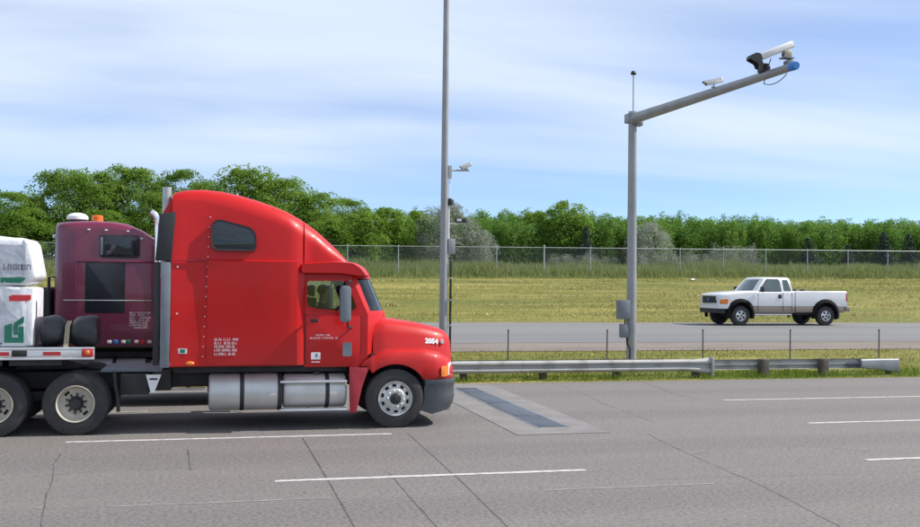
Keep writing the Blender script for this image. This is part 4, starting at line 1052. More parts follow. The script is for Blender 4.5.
pseudo_lines('lettering', 0.68, 1.58, [(0, 0.30, 0.40, 0.036), (0, 0.25, 0.10, 0.036), (0.17, 0.25, 0.2, 0.036), (0, 0.20, 0.08, 0.036), (0.2, 0.20, 0.2, 0.036), (0, 0.15, 0.12, 0.036), (0.18, 0.15, 0.2, 0.036), (0, 0.10, 0.36, 0.036), (0, 0.05, 0.36, 0.036), (0.08, 0.0, 0.30, 0.036)], PALEP, PT, -0.006 + 0.005, seed=21)
for i, (x, m) in enumerate(((0.30, WHITEPR), (0.42, BLUEP), (0.57, WHITEPR), (0.66, GREENP), (0.82, PALEP), (0.93, REDP), (1.07, PALEP), (1.19, BLUEP), (1.29, REDP))):
    pl2('sticker', x, 1.315, 0.085, 0.085 if i % 2 else 0.06, m, r=0.015, d=0.012)
for x, z in ((-0.13, 3.56), (0.20, 3.555), (0.62, 3.54), (0.88, 3.40)): MB().sphere((x, 0.012, z), 0.024, 8, 5, sc=(1.4, 0.8, 0.8)).build('marker_light', CLEARLENS, PT)
MB().sphere((-0.80, 0.26, 3.42), 0.055, 10, 6, sc=(0.9, 1, 0.8)).build('marker_light', CLEARLENS, PT)
for x in (-0.62, -0.44): MB().sphere((x, 0.16, 3.565), 0.03, 8, 5, sc=(2.0, 0.7, 0.8)).build('marker_light', CLEARLENS, PT)
dm = MB().lathe([(3.70, 0.14), (3.78, 0.16), (3.80, 0.20), (3.80, 0.215), (3.86, 0.21), (3.91, 0.16), (3.935, 0.08), (3.94, 0.0)], (-0.44, 0.75, 0), 24, axis='Z')
dm.build('roof_vent', WHITEP, PT)
MB().lathe([(3.68, 0.165), (3.80, 0.165)], (-0.44, 0.75, 0), 20, axis='Z').build('vent_base', BLACK, PT)
bb = MB().lathe([(3.70, 0.14), (3.76, 0.14), (3.77, 0.11), (3.77, 0.0)], (-0.05, 0.75, 0), 20, axis='Z').build('beacon', WHITEP, PT)
MB().lathe([(3.765, 0.115), (3.87, 0.11), (3.895, 0.09), (3.90, 0.0)], (-0.05, 0.75, 0), 20, axis='Z').build('beacon_lens', ORANGE, bb)
MB().tube([(1.20, 0.02, 2.0), (1.20, 0.02, 3.65), (1.19, 0.02, 3.80), (1.13, 0.02, 3.90), (1.06, 0.02, 3.95)], 0.065, 14).build('exhaust_stack', CHROME, PT)
MB().tube([(-0.72, 0.30, 1.3), (-0.9, 0.30, 1.3), (-0.9, 0.30, 2.6), (-0.72, 0.30, 2.6)], 0.03, 8).build('grab_rail', BLACK, PT)
MB().tube([(-0.82, 0.6, 2.36), (-1.3, 0.55, 2.33), (-1.75, 0.5, 2.31)], 0.045, 8).build('air_hose', BLACK, PT)
MB().box(-1.05, -0.86, 0.28, 2.2, 1.12, 2.35).build('rear_gear_box', CHASSIS, PT, bevel=0.03)
# the burgundy tractor's own low trailer
ft = thing('flatbed_trailer', 'empty dark low trailer coupled behind the burgundy truck', 'trailer', (-6.0, 21.17, 0))
MB().box(-10, 1.6, 0.2, 2.3, 1.18, 1.36).box(-10, 1.4, 0.7, 0.85, 0.9, 1.18).box(-10, 1.4, 1.65, 1.8, 0.9, 1.18).build('deck', CHASSIS, ft, bevel=0.02)

# ------------------------------------------------------------------ flatbed trailer on the red tractor, with its load
tl = thing('flatbed_trailer', 'flatbed trailer with red and white reflective edge coupled behind the red truck', 'trailer', (-2.0, YR, 0))
MB().prism([(-11.5, 0.02), (-0.02, 0.02), (-0.10, 0.10), (-0.95, 0.55), (-0.95, 2.48), (-11.5, 2.48)], 1.27, 1.44, axis='Z').build('deck', CHASSIS, tl, bevel=0.01)
MB().box(-11.5, 0.01, -0.015, 0.018, 1.255, 1.445).box(-11.5, 0.01, -0.028, -0.015, 1.40, 1.45).box(-11.5, 0.01, -0.028, -0.015, 1.245, 1.275).build('side_rail', ALU, tl, bevel=0.005)
for k in range(8):
    x = -0.78 - k * 0.78
    MB().box(x, x + 0.27, -0.020, -0.0155, 1.315, 1.375).build('reflector', REDP, tl)
    MB().box(x - 0.27, x - 0.02, -0.020, -0.0155, 1.315, 1.375).build('reflector', WHITEPR, tl)
MB().box(-1.25, -1.02, -0.035, 0.0, 1.30, 1.40).build('rail_pocket', CHASSIS, tl, bevel=0.01)
ml = MB().box(-0.19, -0.01, -0.036, 0.0, 1.285, 1.43).build('marker_light', REDLENS, tl, bevel=0.02)
MB().sphere((-0.10, -0.036, 1.36), 0.042, 12, 6, sc=(1, 0.5, 1)).build('lens', AMBER, ml)
gb = MB()
for y in (0.75, 1.65): gb.box(-11.5, -0.98, y, y + 0.1, 1.12, 1.27); gb.box(-11.5, -2.6, y, y + 0.1, 0.75, 1.12)
for i in range(13): gb.box(-1.4 - i * 0.8, -0.5 - i * 0.8, 0.05, 2.45, 1.15, 1.27)
gb.build('beams', CHASSIS, tl)
for x in (-9.2, -10.5):
    for far in (False, True): wheel(tl, x, 0.03 if not far else 2.47, 0.515, True, far)

def wrapped(name, label, x0, x1, y0, y1, z0, z1, r, group=None):
    """lumber pack in stretched plastic: softly bulging, edges pulled in"""
    o = thing(name, label, 'wrapped pack', ((x0 + x1) / 2, (y0 + y1) / 2, z0), 0, group)
    cx, cy = (x0 + x1) / 2, (y0 + y1) / 2
    rnd = random.Random(int(x0 * 10) + int(z0 * 7)); n = 40; ss = []
    for i in range(n + 1):
        x = x0 + (x1 - x0) * i / n
        e_ = min(i, n - i) / n
        sh = 0.0 if e_ > 0.03 else 0.03 * (1 - e_ / 0.03)
        zt = z1 - sh * 1.2 + 0.012 * math.sin(i * 1.1) + rnd.uniform(-.006, .006)
        sec = []
        for j, (y, z) in enumerate(rrect(y0 + sh, y1 - sh, z0, zt, r, 0.03, 4)):
            wv = 0.012 * math.sin(i * 0.9 + z * 6) + 0.008 * math.sin(i * 2.3 - z * 15) + rnd.uniform(-.006, .006)
            sec.append((x - cx, y - cy + (wv if y < cy else -wv), z - z0))
        ss.append(sec)
    MB().loft(ss).build('wrap', WRAP, o, smooth=60)
    return o
def onwrap(o, name, pts, mat, y, d=0.016):
    return MB().prism(pts, y - d, y).build(name, mat, o, smooth=0)
b1 = wrapped('lumber_pack', 'lower white plastic wrapped pack on the flatbed with big green letter mark and red label', -7.4, -2.97, YR + 0.08, YR + 1.15, 1.45, 2.44, 0.06)
b2 = wrapped('lumber_pack', 'upper white plastic wrapped pack stacked on top with grey lettering and green band', -7.5, -3.06, YR + 0.10, YR + 1.10, 2.45, 3.24, 0.11)
MB().loft([[(x + 5.20, -0.515 + dy, z) for x, z in ((-3.06, 0.02), (-2.93, 0.03), (-2.83, 0.14), (-2.94, 0.70), (-3.06, 0.77))] for dy in (0, 1.02)]).build('wrap_flap', WRAP, b2, bevel=0.05, seg=3)
MB().box(2.02, 2.225, -0.540, 0.4, 0.02, 0.96).build('wrap_flap', WRAP, b1, bevel=0.02)
y1 = -0.535 - 0.004; y2 = -0.50 - 0.004
c1 = -5.185; c2 = -5.28
onwrap(b1, 'face_film', [(-7.2 - c1, 0.09), (-3.10 - c1, 0.09), (-3.10 - c1, 0.40), (-3.35 - c1, 0.62), (-3.5 - c1, 0.90), (-7.2 - c1, 0.90)], WRAPG, y1 + 0.004, 0.012)
def px2(xs, c): return [(a - c, b) for a, b in xs]
onwrap(b1, 'red_label', px2([(-3.32, 0.745), (-3.02, 0.745), (-3.02, 0.76), (-2.99, 0.775), (-2.99, 0.845), (-3.28, 0.845), (-3.28, 0.83), (-3.32, 0.83)], c1), REDP, y1)
# green letter mark: an angular letter E with a slanted top
onwrap(b1, 'letter_mark', px2([(-3.38, 0.07), (-3.09, 0.07), (-3.09, 0.33), (-3.17, 0.33), (-3.17, 0.155), (-3.27, 0.155), (-3.27, 0.385), (-3.38, 0.345)], c1), GREENP, y1)
onwrap(b1, 'letter_mark', px2([(-3.25, 0.33), (-3.23, 0.40), (-3.09, 0.50), (-3.09, 0.40), (-3.18, 0.35), (-3.185, 0.24), (-3.10, 0.25), (-3.10, 0.20), (-3.24, 0.20)], c1), GREENP, y1 - 0.002)
onwrap(b1, 'green_band', px2([(-7.0, 0.0), (-3.50, 0.0), (-3.40, 0.07), (-7.0, 0.07)], c1), GREENP, y1)
onwrap(b2, 'face_film', [(-7.2 - c2, 0.14), (-2.98 - c2, 0.14), (-3.10 - c2, 0.60), (-3.14 - c2, 0.66), (-7.2 - c2, 0.66)], WRAPG, y2 + 0.004, 0.012)
onwrap(b2, 'green_band', px2([(-3.46, 0.04), (-3.16, 0.04), (-3.09, 0.10), (-3.08, 0.125), (-3.46, 0.125)], c2), GREENP, y2)
onwrap(b1, 'grey_band', px2([(-4.2, 0.20), (-3.50, 0.20), (-3.50, 0.26), (-4.2, 0.26)], c1), GREYP, y1)
pseudo_lines('lettering', -3.42 - c2, 0.25, [(0, 0, 0.42, 0.09)], GREYP, b2, y2 - 0.012, seed=4)
# rolled tarpaulin with a strap
tp = thing('rolled_tarp', 'black rolled tarpaulin pinched by a tan strap on the front of the flatbed', 'tarp', (-2.45, YR + 0.45, 1.445))
ss = []
for i in range(34):
    t = i / 33; x = -0.46 + 0.93 * t
    pinch = 1 - 0.40 * math.exp(-((t - 0.50) / 0.10) ** 2)
    R = 0.275 * pinch * (min(1, (t + 0.005) / 0.08) ** 0.5 if t < 0.08 else 1) * (1.05 if t > 0.55 else 1.0) * (0.82 + 0.18 * min(1, (1 - t) / 0.1 + 0.3))
    sec = []
    for k in range(20):
        a = 2 * PI * k / 20
        rr = R * (1 + 0.07 * math.sin(3 * a + t * 9) + 0.035 * math.sin(7 * a - t * 14))
        sec.append((x, rr * 1.15 * math.cos(a), 0.25 * pinch ** 0.4 * 0.98 + rr * 0.92 * math.sin(a)))
    ss.append(sec)
MB().loft(ss).build('tarp', TARP, tp, smooth=60)
MB().loft([[(0.0 + dx_, y, z) for y, z in ((-0.47, -0.18), (-0.40, 0.02), (-0.24, 0.34), (0, 0.42), (0.24, 0.34), (0.38, 0.0), (0.37, 0.0), (0.22, 0.32), (0, 0.40), (-0.22, 0.32), (-0.39, 0.0), (-0.46, -0.18))] for dx_ in (-0.03, 0.045)]).build('strap', STRAP, tp, smooth=40)

# ------------------------------------------------------------------ white pickup (local X towards its tail, Y away from the viewer, origin on the front axle)
PX, PY = 21.21, 38.0
pk = thing('pickup_truck', 'white and beige extended cab pickup truck with black fender flares driving on the side road', 'pickup truck', (PX, PY, gz(PX, PY + 0.5) + 0.022))
pk.rotation_euler = (0, 0, 0)
PC = 1.0
def bsec(x, hw, z0, z1, r, crown=0.0, n=4):
    pr = rrect(PC - hw, PC + hw, z0, z1, r, 0.05, n)
    return [(x, y, z + crown * (1 - ((y - PC) / hw) ** 2) * (1 if z > (z0 + z1) / 2 else 0)) for y, z in pr]
st = [(-0.90, 0.86, 1.20, 0.10), (-0.86, 0.92, 1.25, 0.10), (-0.75, 0.965, 1.285, 0.10), (-0.5, 0.985, 1.32, 0.10), (-0.1, 0.99, 1.36, 0.09), (0.4, 0.99, 1.395, 0.08), (0.72, 0.99, 1.41, 0.07), (0.76, 0.99, 1.37, 0.05), (1.2, 0.99, 1.37, 0.05), (2.3, 0.99, 1.38, 0.05), (2.52, 0.985, 1.385, 0.05)]
body = MB().loft([bsec(x, h, 0.755, z, r, 0.03) for x, h, z, r in st]).build('body', WHITEP, pk, smooth=40)
low = MB().loft([bsec(x, h, z0, 0.753, 0.02) for x, h, z0 in ((-0.62, 0.985, 0.50), (0.7, 0.987, 0.48), (2.52, 0.985, 0.48))]).build('lower_panel', BEIGE, pk, smooth=40)
bed = MB().loft([bsec(x, 0.985, 0.755, z, 0.045) for x, z in ((2.57, 1.42), (3.5, 1.42), (4.98, 1.43), (5.04, 1.40))]).build('bed', WHITEP, pk, smooth=40)
cut(bed, MB().box(2.65, 4.95, 0.09, 1.91, 0.95, 1.6), CHASSIS)
lowb = MB().loft([bsec(x, 0.983, 0.50, 0.753, 0.02) for x in (2.57, 4.9)]).build('lower_panel', BEIGE, pk, smooth=40)
for o, xs in ((body, (0,)), (low, (0,)), (bed, (4.01,)), (lowb, (4.01,))):
    for ax in xs:
        for ya, yb in ((-0.3, 0.45), (1.55, 2.3)):
            cut(o, MB().lathe([(ya, 0.54), (yb, 0.54)], (ax, 0, 0.40), 36), CHASSIS)
# greenhouse
def gplan(z):
    t = (z - 1.38) / 0.58
    xf = 0.62 + 0.47 * t; xr = 2.50 - 0.07 * t; h = 0.955 - 0.17 * t
    pts = []
    for k in range(9):
        q_ = -1 + 2 * k / 8
        pts.append((xf + 0.10 * q_ * q_, PC + h * q_, z))
    pts += [(xr - 0.05, PC + h, z), (xr, PC + h - 0.08, z), (xr, PC - h + 0.08, z), (xr - 0.05, PC - h, z)]
    return pts
gs = [gplan(z) for z in (1.36, 1.5, 1.7, 1.88)]
tp_ = gplan(1.955); gs.append([(1.62 + (x - 1.62) * 0.985, PC + (y - PC) * 0.97, z) for x, y, z in tp_])
tp_ = gplan(1.99); gs.append([(1.65 + (x - 1.65) * 0.93, PC + (y - PC) * 0.86, z) for x, y, z in tp_])
tp_ = gplan(2.0); gs.append([(1.65 + (x - 1.65) * 0.60, PC + (y - PC) * 0.5, z + 0.005) for x, y, z in tp_])
MB().loft(gs).build('cab', WHITEP, pk, smooth=50)
# glass: laid on the slanted greenhouse faces
def onside(x, z, far=False, off=0.006):
    t = (z - 1.38) / 0.58; h = 0.955 - 0.17 * t + off
    return (x, PC + h if far else PC - h, z)
for far in (False, True):
    def sidepane(name, poly, parent, mat=PKGLASS, o0=0.008, r=0.04):
        pp = rpoly(poly, r)
        return MB().loft([[onside(x, z, far, o0) for x, z in pp], [onside(x, z, far, -0.02) for x, z in pp]]).build(name, mat, parent, smooth=0)
    y0 = 0.003 if not far else 1.985
    dd = MB()
    dr = sidepane('door_window', [(0.90, 1.41), (1.33, 1.895), (1.87, 1.895), (1.90, 1.41)], pk)
    sidepane('rear_side_window', [(2.03, 1.42), (2.03, 1.895), (2.26, 1.895), (2.37, 1.45), (2.35, 1.42)], pk)
    sidepane('window_rubber', [(0.84, 1.385), (1.29, 1.92), (1.89, 1.92), (1.93, 1.385)], dr, BLACK, 0.004, 0.05)
    m = MB()
    for x in (0.80, 1.965, 2.40): m.box(x - 0.006, x + 0.006, min(y0, y0 + 0.012), max(y0, y0 + 0.012), 0.56, 1.36)
    m.build('door_seam', BLACK, pk)
    MB().box(1.74, 1.90, *( (-0.022, 0.02) if not far else (1.98, 2.022)), 1.10, 1.27).build('door_handle', BLACK, pk, bevel=0.02)
    # flares
    for ax in (0.0, 4.01):
        ring = []
        ss = []
        for k in range(19):
            a = math.radians(-16 + 212 * k / 18)
            r1, r2 = 0.515, 0.70 if 20 < math.degrees(a) < 165 else 0.67
            c_, s_ = math.cos(a), math.sin(a)
            yo = -0.075 if not far else 2.075
            yi = 0.06 if not far else 1.94
            ym = -0.055 if not far else 2.055
            ss.append([(ax + r1 * c_, yo, 0.42 + r1 * s_), (ax + (r1 * .4 + r2 * .6) * c_, ym, 0.42 + (r1 * .4 + r2 * .6) * s_), (ax + r2 * c_, yi, 0.42 + r2 * s_), (ax + r1 * c_, yi, 0.42 + r1 * s_)])
        MB().loft(ss).build('fender_flare', FLARE, pk, smooth=50)
    mf = MB().box(4.55, 4.58, *((0.0, 0.3) if not far else (1.7, 2.0)), 0.22, 0.62).box(0.54, 0.57, *((0.0, 0.28) if not far else (1.72, 2.0)), 0.24, 0.6).build('mud_flaps', BLACK, pk, bevel=0.005)
    ys = (-0.20, -0.02) if not far else (2.02, 2.20)
    MB().box(0.86, 0.98, *ys, 1.36, 1.60).build('mirror', BLACK, pk, bevel=0.03)
    # lamps
    hy = (0.06, 0.40) if not far else (1.60, 1.94)
    q = (lambda y: y) if not far else (lambda y: 2.0 - y)
    MB().loft([[(-0.905, q(0.42), zz) for zz in (1.0, 1.17)] + [(-0.80, q(0.10), 1.17), (-0.80, q(0.10), 1.0)], [(-0.94, q(0.42), zz) for zz in (1.0, 1.17)] + [(-0.86, q(0.065), 1.17), (-0.86, q(0.065), 1.0)]]).build('headlight', CLEARLENS, pk, bevel=0.008)
    tp5 = [(-0.915, 0.13), (-0.88, 0.055), (-0.77, 0.005), (-0.60, -0.010)]
    MB().loft([[(x, q(y), 0.86), (x, q(y), 1.02 + 0.05 * i / 3), (x + 0.05, q(y + 0.05), 1.03), (x + 0.05, q(y + 0.05), 0.86)] for i, (x, y) in enumerate(tp5)]).build('turn_signal', AMBER, pk)
    MB().box(4.985, 5.055, *((0.008, 0.18) if not far else (1.82, 1.992)), 0.98, 1.34).build('tail_light', REDLENS, pk, bevel=0.012)
ws = []
for z in (1.43, 1.65, 1.90):
    pl_ = gplan(z)[:9]; ws.append([(x - 0.008, PC + (y - PC) * 0.93, z) for x, y, _ in pl_])
w2 = [[(x + 0.03, y, z) for x, y, z in r_] for r_ in ws]
MB().loft(ws, cap=False, closed=False).build('windshield', PKGLASS, pk, smooth=60)
wr = []
for z in (1.46, 1.88):
    t = (z - 1.38) / 0.58; xr = 2.50 - 0.07 * t + 0.006; h = 0.78 - 0.15 * t
    wr.append([(xr, PC - h, z), (xr, PC + h, z)])
MB().loft(wr, cap=False, closed=False).build('rear_window', PKGLASS, pk, smooth=0)
g_ = MB().box(-0.965, -0.90, 0.43, 1.57, 0.88, 1.18)
for i in range(4): g_.box(-0.98, -0.96, 0.45, 1.55, 0.915 + i * 0.07, 0.935 + i * 0.07)
g_.build('grille', BLACK, pk, bevel=0.012)
MB().lathe([(-1.0, 0.0), (-1.0, 0.06), (-0.97, 0.07)], (0, 1.0, 1.03), 16, axis='X').build('badge', BLUEP, pk)
gf = MB().box(-0.975, -0.90, 0.40, 1.60, 1.175, 1.215).box(-0.975, -0.90, 0.40, 1.60, 0.845, 0.885).build('grille_frame', CHROME, pk, bevel=0.01)
bp_ = [(-0.52, -0.01), (-0.75, -0.01), (-0.93, 0.08), (-1.02, 0.35), (-1.06, 1.0), (-1.02, 1.65), (-0.93, 1.92), (-0.75, 2.01), (-0.52, 2.01)]
MB().loft([[(x, y, 0.84), (x - 0.012, y, 0.74), (x, y, 0.66), (x + 0.10, PC + (y - PC) * 0.85, 0.66), (x + 0.10, PC + (y - PC) * 0.85, 0.84)] for x, y in bp_]).build('front_bumper', CLEARLENS, pk, smooth=40)
MB().loft([[(x + 0.01, PC + (y - PC) * 0.99, 0.658), (x + 0.02, PC + (y - PC) * 0.99, 0.47), (x + 0.14, PC + (y - PC) * 0.84, 0.47), (x + 0.12, PC + (y - PC) * 0.84, 0.658)] for x, y in bp_[1:-1]]).build('valance', BLACK, pk, smooth=40)
MB().box(4.95, 5.20, 0.02, 1.98, 0.56, 0.76).build('rear_bumper', BEIGE, pk, bevel=0.03)
MB().box(5.04, 5.06, 0.2, 1.8, 0.80, 1.38).build('tailgate', WHITEP, pk, bevel=0.01)
u = MB()
for y in (0.5, 1.4): u.box(-0.8, 4.9, y, y + 0.1, 0.45, 0.62)
u.box(-0.3, 2.4, 0.4, 1.6, 0.42, 0.5).box(-0.05, 0.05, 0.2, 1.8, 0.32, 0.44).box(3.96, 4.06, 0.2, 1.8, 0.30, 0.46).box(2.7, 3.5, 0.25, 0.6, 0.40, 0.75)
u.build('underbody', CHASSIS, pk)
MB().tube([(0.62, 0.0, 0.415), (2.35, 0.0, 0.415)], 0.035, 10).build('step_bar', CHROME, pk)
for x in (2.85, 3.25): MB().sphere((x, 0.5, 1.43), 0.13, 10, 6, sc=(1.6, 1, 0.6)).build('load', CHASSIS, pk)
for ob in pk.children: ob.location.z += 0.045
def pk_tyre():
    R, W, ri = 0.405, 0.27, 0.225
    p = [(0.03, ri), (0.0, ri + 0.03), (0.0, R - 0.07), (0.02, R - 0.02), (0.05, R), (W - 0.05, R), (W - 0.02, R - 0.02), (W, R - 0.07), (W, ri + 0.03), (W - 0.03, ri)]
    m = MB().lathe(p, (0, 0, 0), 44, closed=True)
    for k in range(44):
        t = 2 * PI * k / 44; rot = Matrix.Rotation(-t, 3, 'Y')
        m.box(R - 0.02, R + 0.008, 0.015, W - 0.02, -0.012, 0.012, rot=rot, piv=(0, 0, 0))
    return m.mesh('wheel', RUBBER)
PTY = pk_tyre()
_p = MB().lathe([(0.06, 0.226), (0.005, 0.235), (-0.004, 0.225), (0.03, 0.205), (0.045, 0.2)], (0, 0, 0), 40, cap=False)
ring_with_holes(_p, [(0.045, 0.2), (0.03, 0.18), (0.012, 0.10), (0.0, 0.085)], 40, lambda i, k: i == 1 and k % 8 in (0, 1, 2, 3))
_p.lathe([(0.0, 0.085), (-0.02, 0.07), (-0.025, 0.0)], (0, 0, 0), 40, cap=False)
PRIM = _p.mesh('rim', ALU)
PHUB = MB().lathe([(0.10, 0.22), (0.099, 0.0)], (0, 0, 0), 30).lathe([(-0.024, 0.045), (-0.045, 0.04), (-0.05, 0.0)], (0, 0, 0), 16).mesh('hub', BLACK)
for ax in (0.0, 4.01):
    for far in (False, True):
        o = link('wheel', PTY, pk, (ax, -0.01 if not far else 2.01, 0.412)); o.rotation_euler = (0, random.uniform(0, 2), PI if far else 0)
        link('rim', PRIM, o); link('hub', PHUB, o)

# ------------------------------------------------------------------ light pole with its camera, gantry with its cameras
lp = thing('light_pole', 'tall tapered grey pole running out of the picture top behind the red hood', 'pole', (6.0, 27.0, gz(6, 27)))
z0 = gz(6, 27)
MB().tube([(0, 0, -0.3), (0, 0, 5), (-0.0, 0, 11.5)], [0.118, 0.10, 0.072], 20).build('shaft', GALVP, lp)
MB().box(-0.2, 0.2, -0.2, 0.2, -0.3, 0.04).box(-0.13, 0.13, -0.13, 0.13, 0.04, 0.075).build('base_plate', GALV, lp, bevel=0.01)
zz = 5.70 - z0
MB().box(0.10, 0.19, -0.05, 0.05, zz - 0.22, zz + 0.13).tube([(0.14, 0, zz), (0.70, 0, zz + 0.015)], 0.026, 8).build('bracket', GALV, lp)
MB().box(0.11, 0.20, -0.06, 0.06, 4.72 - z0, 4.92 - z0).build('junction_box', BLACK, lp, bevel=0.01)
MB().box(0.20, 0.27, -0.05, 0.05, 4.74 - z0, 4.89 - z0).build('junction_box', MGREY, lp, bevel=0.015)
MB().tube([(0.14, 0, zz - 0.2), (0.145, 0.02, 4.9 - z0)], 0.018, 6).build('conduit', WHITEP, lp)
MB().tube([(0.13, 0.0, 4.73 - z0), (0.13, 0.0, 3.8 - z0)], 0.022, 6).build('conduit', WHITEP, lp)
MB().box(0.10, 0.30, -0.08, 0.08, 3.38 - z0, 3.80 - z0).build('control_box', GALVP, lp, bevel=0.015)
def cctv(name, label, loc, yaw, tilt, L=0.30, r=0.055, hood=True, foot=0.10, mat=CAMW, group=None):
    c = thing(name, label, 'camera', loc, 0, group)
    R_ = Matrix.Rotation(yaw, 3, 'Z') @ Matrix.Rotation(tilt, 3, 'Y')
    def tr_(m): m.v = [tuple(R_ @ Vector(p) + Vector((0, 0, foot + r))) for p in m.v]; return m
    tr_(MB().loft([[(x, y, z) for y, z in rrect(-r, r, -r, r, r * 0.6, r * 0.6, 4)] for x in (-L / 2, L / 2)])).build('housing', mat, c, bevel=0.006, smooth=40)
    tr_(MB().loft([[(x, y, z) for y, z in ((-r * 1.15, 0.2 * r), (-r * 1.15, r * 1.12), (r * 1.15, r * 1.12), (r * 1.15, 0.2 * r), (r * 1.05, 0.2 * r), (r * 1.05, r * 1.03), (-r * 1.05, r * 1.03), (-r * 1.05, 0.2 * r))] for x in (-L * 0.42, L * 0.62)])).build('sunshade', mat, c, smooth=0)
    tr_(MB().lathe([(L / 2 - 0.002, 0.0), (L / 2 - 0.002, r * 0.8), (L / 2 + 0.012, r * 0.78), (L / 2 + 0.012, r * 0.6), (L / 2 + 0.004, 0.0)], (0, 0, 0), 16, axis='X')).build('lens', DARKGLASS, c)
    MB().tube([(0, 0, -0.0), (0, 0, foot + r * 0.3)], 0.022, 8).box(-0.06, 0.06, -0.04, 0.04, -0.002, 0.02).build('mount', GALV, c, bevel=0.003)
    return c
cctv('cctv_camera', 'small white camera aimed down left on the bracket of the tall pole', (6.62, 27.0, 5.735), PI, math.radians(22), 0.30, 0.055, foot=0.05)
bk = thing('black_post', 'thin black post standing against the right side of the tall grey pole', 'post', (6.185, 26.95, gz(6.18, 26.95)))
MB().tube([(0, 0, -0.3), (0.005, 0, 3.15 - z0)], 0.033, 10).lathe([(3.14 - z0, 0.04), (3.18 - z0, 0.035), (3.19 - z0, 0.0)], (0.005, 0, 0), 10, axis='Z').build('post', BLACK, bk)
for z in (1.2, 1.9, 2.5): MB().box(-0.05, 0.045, -0.04, 0.04, z, z + 0.05).build('clamp', GALV, bk, bevel=0.005)
sp = thing('sign_post', 'slender pale post behind the tall pole carrying a small dark lamp on an arm', 'post', (6.75, 29.0, gz(6.75, 29)))
za = 4.42 - gz(6.75, 29)
MB().tube([(-0.28, 0, -0.3), (-0.28, 0, za + 0.06)], 0.03, 8).tube([(-0.28, 0, za - 0.09), (0.32, 0, za - 0.05)], 0.02, 8).build('post', WHITEP, sp)
MB().box(0.02, 0.36, -0.1, 0.1, za - 0.03, za + 0.10).build('lamp_housing', BLACK, sp, bevel=0.015)
MB().box(0.06, 0.20, -0.104, -0.098, za, za + 0.07).build('lens', CLEARLENS, sp)

GX, GY = 11.79, 27.5
gz0 = gz(GX, GY)
gp = thing('camera_gantry', 'grey steel mast with long tapered arm over the highway and blue end cap', 'gantry', (GX, GY, gz0))
zt = 7.48 - gz0
MB().tube([(0, 0, -0.3), (0, 0, zt + 0.22)], [0.150, 0.122], 24).build('mast', GALVP, gp)
MB().box(-0.26, 0.26, -0.26, 0.26, -0.3, 0.06).build('base_plate', GALV, gp, bevel=0.015)
MB().box(-0.19, 0.17, -0.17, 0.2, zt - 0.12, zt + 0.16).box(-0.15, 0.20, -0.26, -0.17, zt - 0.17, zt + 0.19).box(0.05, 0.26, -0.20, 0.05, zt - 0.22, zt - 0.05).build('arm_socket', GALVP, gp, bevel=0.03)
A0 = Vector((0, -0.1, zt)); A1 = Vector((0.14, 19.12 - GY, 7.30 - gz0))
MB().tube([A0, A0.lerp(A1, 0.5), A1], [0.158, 0.122, 0.086], 24).build('arm', GALVP, gp)
dA = (A1 - A0).normalized()
MB().tube([A1 - dA * 0.16, A1 + dA * 0.03, A1 + dA * 0.06], [0.091, 0.091, 0.075], 24).build('end_cap', BLUEP, gp)
MB().tube([(0.02, 0, zt + 0.2), (0.02, 0, 8.80 - gz0)], 0.022, 8).build('antenna_rod', GALV, gp)
MB().lathe([(8.80 - gz0, 0.0), (8.80 - gz0, 0.075), (8.84 - gz0, 0.085), (8.90 - gz0, 0.06), (8.92 - gz0, 0.0)], (0.02, 0, 0), 14, axis='Z').build('antenna_head', BLACK, gp)
MB().box(-0.44, -0.10, -0.16, 0.12, 1.56 - gz0, 2.12 - gz0).build('control_box', MGREY, gp, bevel=0.015)
MB().box(-0.35, -0.12, -0.12, 0.1, 1.02 - gz0, 1.42 - gz0).build('junction_box', MGREY, gp, bevel=0.015)
MB().tube([(-0.16, -0.05, 1.02 - gz0), (-0.15, -0.05, 0.85 - gz0), (-0.08, -0.10, 0.7 - gz0), (-0.08, -0.1, 0.0)], 0.03, 8).build('conduit', CHASSIS, gp)
MB().tube([(-0.2, 0, 1.42 - gz0), (-0.2, 0, 1.58 - gz0)], 0.025, 8).build('conduit', CHASSIS, gp)
def armpt(Yw):
    t = (Yw - (GY - 0.1)) / (19.12 - GY + 0.1); p = A0.lerp(A1, t) + Vector((GX, GY, gz0)); r_ = 0.158 + (0.086 - 0.158) * t
    return p, r_
p, r_ = armpt(22.55)
cctv('cctv_camera', 'small grey white camera in the middle of the gantry arm aimed left', (p.x - 0.05, p.y, p.z + r_ - 0.01), PI, math.radians(14), 0.46, 0.06, foot=0.08)
# big plate-reading camera with a black hood
p, r_ = armpt(20.35)
bc = thing('plate_camera', 'big white tube camera with black hood near the blue end of the gantry arm', 'camera', (p.x - 0.02, p.y, p.z + r_))
Rt = Matrix.Rotation(PI, 3, 'Z') @ Matrix.Rotation(math.radians(23), 3, 'Y')
def trb(m): m.v = [tuple(Rt @ Vector(q_) + Vector((0.02, -0.25, 0.36))) for q_ in m.v]; return m
trb(MB().loft([[(x, y, z) for y, z in rrect(-0.085, 0.085, -0.075, 0.085, 0.05, 0.05, 4)] for x in (-0.60, 0.36)])).build('housing', CAMW, bc, bevel=0.01)
hd = MB()
for side in (-1, 1):
    hd.prism(rpoly([(0.30, -0.06), (0.28, 0.08), (0.36, 0.13), (0.50, 0.12), (0.56, 0.05), (0.50, -0.02), (0.42, -0.10), (0.42, -0.22), (0.34, -0.24), (0.30, -0.16)], 0.04), 0.095 * side - 0.008, 0.095 * side + 0.008)
hd.loft([[(x, y, z) for x, z in ((0.28, 0.08), (0.36, 0.13), (0.50, 0.12), (0.56, 0.05), (0.54, 0.05), (0.48, 0.10), (0.36, 0.11), (0.30, 0.07))] for y in (-0.095, 0.095)])
hd.box(0.27, 0.30, -0.095, 0.095, -0.06, 0.08)
trb(hd).build('hood', BLACK, bc)
